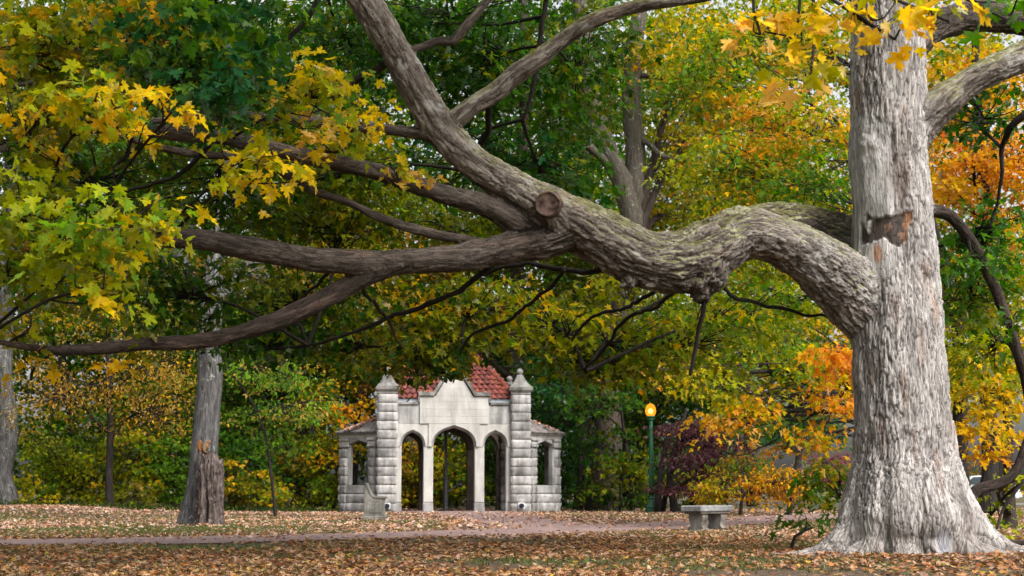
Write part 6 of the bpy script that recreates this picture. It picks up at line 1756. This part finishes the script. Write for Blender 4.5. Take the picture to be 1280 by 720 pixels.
skin_mesh('body', [(0, 0, .06), (.035, 0, .11), (.07, 0, .16), (.095, 0, .195), (.125, 0, .20), (.15, 0, .19), (.04, .045, .03), (.075, .05, .005), (.04, -.045, .03), (.075, -.05, .005), (.09, .025, .12), (.115, .02, .085), (.09, -.025, .12), (.115, -.02, .085), (.10, .022, .235), (.10, -.022, .235)],
          [(0, 1), (1, 2), (2, 3), (3, 4), (4, 5), (0, 6), (6, 7), (0, 8), (8, 9), (2, 10), (10, 11), (2, 12), (12, 13), (3, 14), (3, 15)],
          [.072, .066, .048, .036, .034, .016, .026, .014, .026, .014, .014, .009, .014, .009, .01, .01], MATS['fur_pale'], squirrel)
skin_mesh('tail', [(-.0, 0, .03), (-.05, 0, .04), (-.075, 0, .10), (-.066, 0, .16), (-.046, 0, .21), (-.07, 0, .25)], [(0, 1), (1, 2), (2, 3), (3, 4), (4, 5)], [.022, .036, .045, .045, .035, .014], MATS['fur'], squirrel)

# ------------------------------------------------------------------ fallen leaves and grass
LIT = dict(a=(0.30, 0.15, 0.075), b=(0.19, 0.092, 0.05), c=(0.38, 0.165, 0.062), d=(0.42, 0.28, 0.165), e=(0.10, 0.057, 0.036), f=(0.32, 0.085, 0.025), g=(0.40, 0.26, 0.04), h=(0.44, 0.315, 0.255), i=(0.36, 0.21, 0.155), j=(0.08, 0.12, 0.025))
PAL.update({'L' + k: v for k, v in LIT.items()})


def path_dist(x, y):
    d = np.full(len(x), 99.0)
    for P in (PATH_P,):
        for a in range(0, len(x), 8000):
            q = np.stack([x[a:a + 8000], y[a:a + 8000]], 1)
            d[a:a + 8000] = np.minimum(d[a:a + 8000], np.sqrt(((q[:, None, :] - P[None, :, :2]) ** 2).sum(2)).min(1))
    da = np.full(len(x), 99.0)
    for a in range(0, len(x), 8000):
        q = np.stack([x[a:a + 8000], y[a:a + 8000]], 1)
        da[a:a + 8000] = np.sqrt(((q[:, None, :] - APRON_P[None, :, :2]) ** 2).sum(2)).min(1)
    return d, da


def litter(name, label, N, y0, y1, spread, kind, size, pal, seed, clump=1.0):
    y = y0 + (y1 - y0) * rng.random(N)
    x = (rng.random(N) * 2 - 1) * (0.40 * y * spread + 1.0)
    d, da = path_dist(x, y)
    cl = fbm(np.stack([x * .45, y * .45, 0 * x], 1), 4, seed)
    keep = rng.random(N) < np.clip(.62 + clump * cl * 1.1, .06, 1)
    keep &= (d > 1.68) | (rng.random(N) < .07 + .25 * smoothstep(1.0, 1.68, d))
    keep &= (da > 1.15 + .9 * cl) | (rng.random(N) < .16)
    lx = (x - W0[0]) * cw + (y - W0[1]) * sw; ly = -(x - W0[0]) * sw + (y - W0[1]) * cw
    keep &= ~((np.abs(lx) < 4.2) & (ly > -.35) & (ly < 3.9))
    keep &= (np.hypot(x - BASE[0], y - BASE[1]) > .95) | (rng.random(len(x)) < .2)
    x, y = x[keep], y[keep]; N = len(x)
    z = bank(x, y) + .016 + rng.uniform(0, .018, N)
    n = norm(np.array([0, 0, 1.0]) + rng.normal(0, .27, (N, 3)))
    a = rng.random(N) * 2 * np.pi
    t = np.stack([np.cos(a), np.sin(a), 0 * a], 1); t = norm(t - n * (t * n).sum(1, keepdims=True))
    c = pick_colors(pal, N, 1)
    me = leaf_mesh(name, kind, np.stack([x, y, z], 1), n, t, size * rng.uniform(.6, 1.2, N), c)
    tag(link(name, me, MATS['litter']), label, 'leaves', kind='stuff')


litter('fallen_leaves', 'brown and orange fallen maple leaves covering the ground before the path', 64000, 12.0, 27.0, 1.0, 'mid', .077, dict(La=4, Lb=3, Lc=3, Ld=3, Le=2, Lf=.9, Lg=.7, Li=2.5, Lj=.2), 5, 1.25)
litter('fallen_leaves', 'pale pinkish fallen leaves between the path and the well house', 95000, 24.0, 62.0, 1.02, 'far', .098, dict(Lh=4, Li=4, Ld=2.5, La=2, Lc=1.5, Lb=1, Lf=.4), 6, .8)
# leaves lodged on the small roofs and the gutters
LV = Leaves()
for (x0, x1, y0, y1, z0, z1, N) in ((-4.0, -2.9, .5, 1.6, 3.0, 3.42, 150), (2.9, 4.0, .5, 1.6, 3.0, 3.42, 60), (-2.1, -1.4, -.05, .35, 4.18, 4.2, 60), (1.4, 2.1, -.05, .35, 4.18, 4.2, 60), (-1.3, -.85, -.2, .2, 4.42, 4.44, 14), (.85, 1.3, -.2, .2, 4.42, 4.44, 14)):
    q = rng.random((N, 3)); lx = x0 + (x1 - x0) * q[:, 0]; ly = y0 + (y1 - y0) * q[:, 1]
    lz = z0 + (z1 - z0) * (1 - (np.abs(lx) - 2.9) / 1.1) + .05 if z0 < 3.5 else z0 + .03 * q[:, 2]
    pts = np.stack([W0[0] + lx * cw - ly * sw, W0[1] + lx * sw + ly * cw, lz + np.zeros(N)], 1)
    n = norm(np.array([0, -.3, 1.0]) + rng.normal(0, .35, (N, 3))); a = rng.random(N) * 6.28
    t = np.stack([np.cos(a), np.sin(a), 0 * a], 1); t = norm(t - n * (t * n).sum(1, keepdims=True))
    LV.add(pts, n, t, .14 * rng.uniform(.7, 1.2, N), pick_colors(dict(Lh=3, Li=3, Lc=2, Lf=1), N, 1))
tag(link('roof_leaves', LV.mesh('roof_leaves', 'far'), MATS['litter']), 'fallen leaves lodged on the well house roofs and gutters', 'leaves', kind='stuff')


def grass(name, label, N, y0, y1, x0, x1, hgt, seed, thr):
    x = x0 + (x1 - x0) * rng.random(N); y = y0 + (y1 - y0) * rng.random(N)
    d, da = path_dist(x, y)
    g = fbm(np.stack([x * .35, y * .55, 0 * x], 1), 4, seed)
    keep = (g > thr) & (d > 1.75) & (da > 2.2) & (np.hypot(x - BASE[0], y - BASE[1]) > 1.6)
    x, y = x[keep], y[keep]; N = len(x)
    z = bank(x, y)
    a = rng.random(N) * 6.28; w = .008 + .006 * rng.random(N); h = hgt * rng.uniform(.5, 1.2, N)
    lean = rng.normal(0, .5, (N, 2)) * h[:, None]
    p0 = np.stack([x - w * np.cos(a), y - w * np.sin(a), z], 1); p1 = np.stack([x + w * np.cos(a), y + w * np.sin(a), z], 1)
    p2 = np.stack([x + lean[:, 0], y + lean[:, 1], z + h], 1)
    V = np.stack([p0, p1, p2], 1).reshape(-1, 3)
    me = np_mesh(name, V, tris=np.arange(3 * N).reshape(-1, 3))
    c = np.array([0.06, .10, .025]) * rng.uniform(.6, 1.4, (N, 1)) + np.array([.10, .07, .02]) * rng.random((N, 1))
    color_attr(me, np.repeat(c, 3, axis=0))
    tag(link(name, me, MATS['leaf']), label, 'grass', kind='stuff')


grass('grass', 'thin grass showing through the litter beyond the path', 90000, 23, 46, -18, 14, .075, 12, .02)
grass('grass', 'sparse grass blades among the brown leaves before the path', 26000, 13, 26, -10, 9, .06, 13, .18)
grass('grass', 'greener grass strip between the path and the leaning tree', 40000, 24.5, 33, -17, -1.5, .06, 14, .04)
# ivy along the foot of the wood
IV = Leaves()
cx_ = np.linspace(0, 425, 130); base_iv = np.array([on_ground(x, 54.5 + 1.5 * math.sin(x * .03)) for x in cx_]); base_iv[:, 2] = bank(base_iv[:, 0], base_iv[:, 1]) + .07
spray_leaves(IV, base_iv + rng.normal(0, .3, base_iv.shape) * np.array([1, 2, .2]), 26, .5, .10, dict(DG=5, OL=1), .1)
IV.c = [q * .7 for q in IV.c]
tag(link('ivy', IV.mesh('ivy', 'far'), MATS['leaf']), 'low dark ivy along the foot of the wood', 'ivy', kind='stuff')
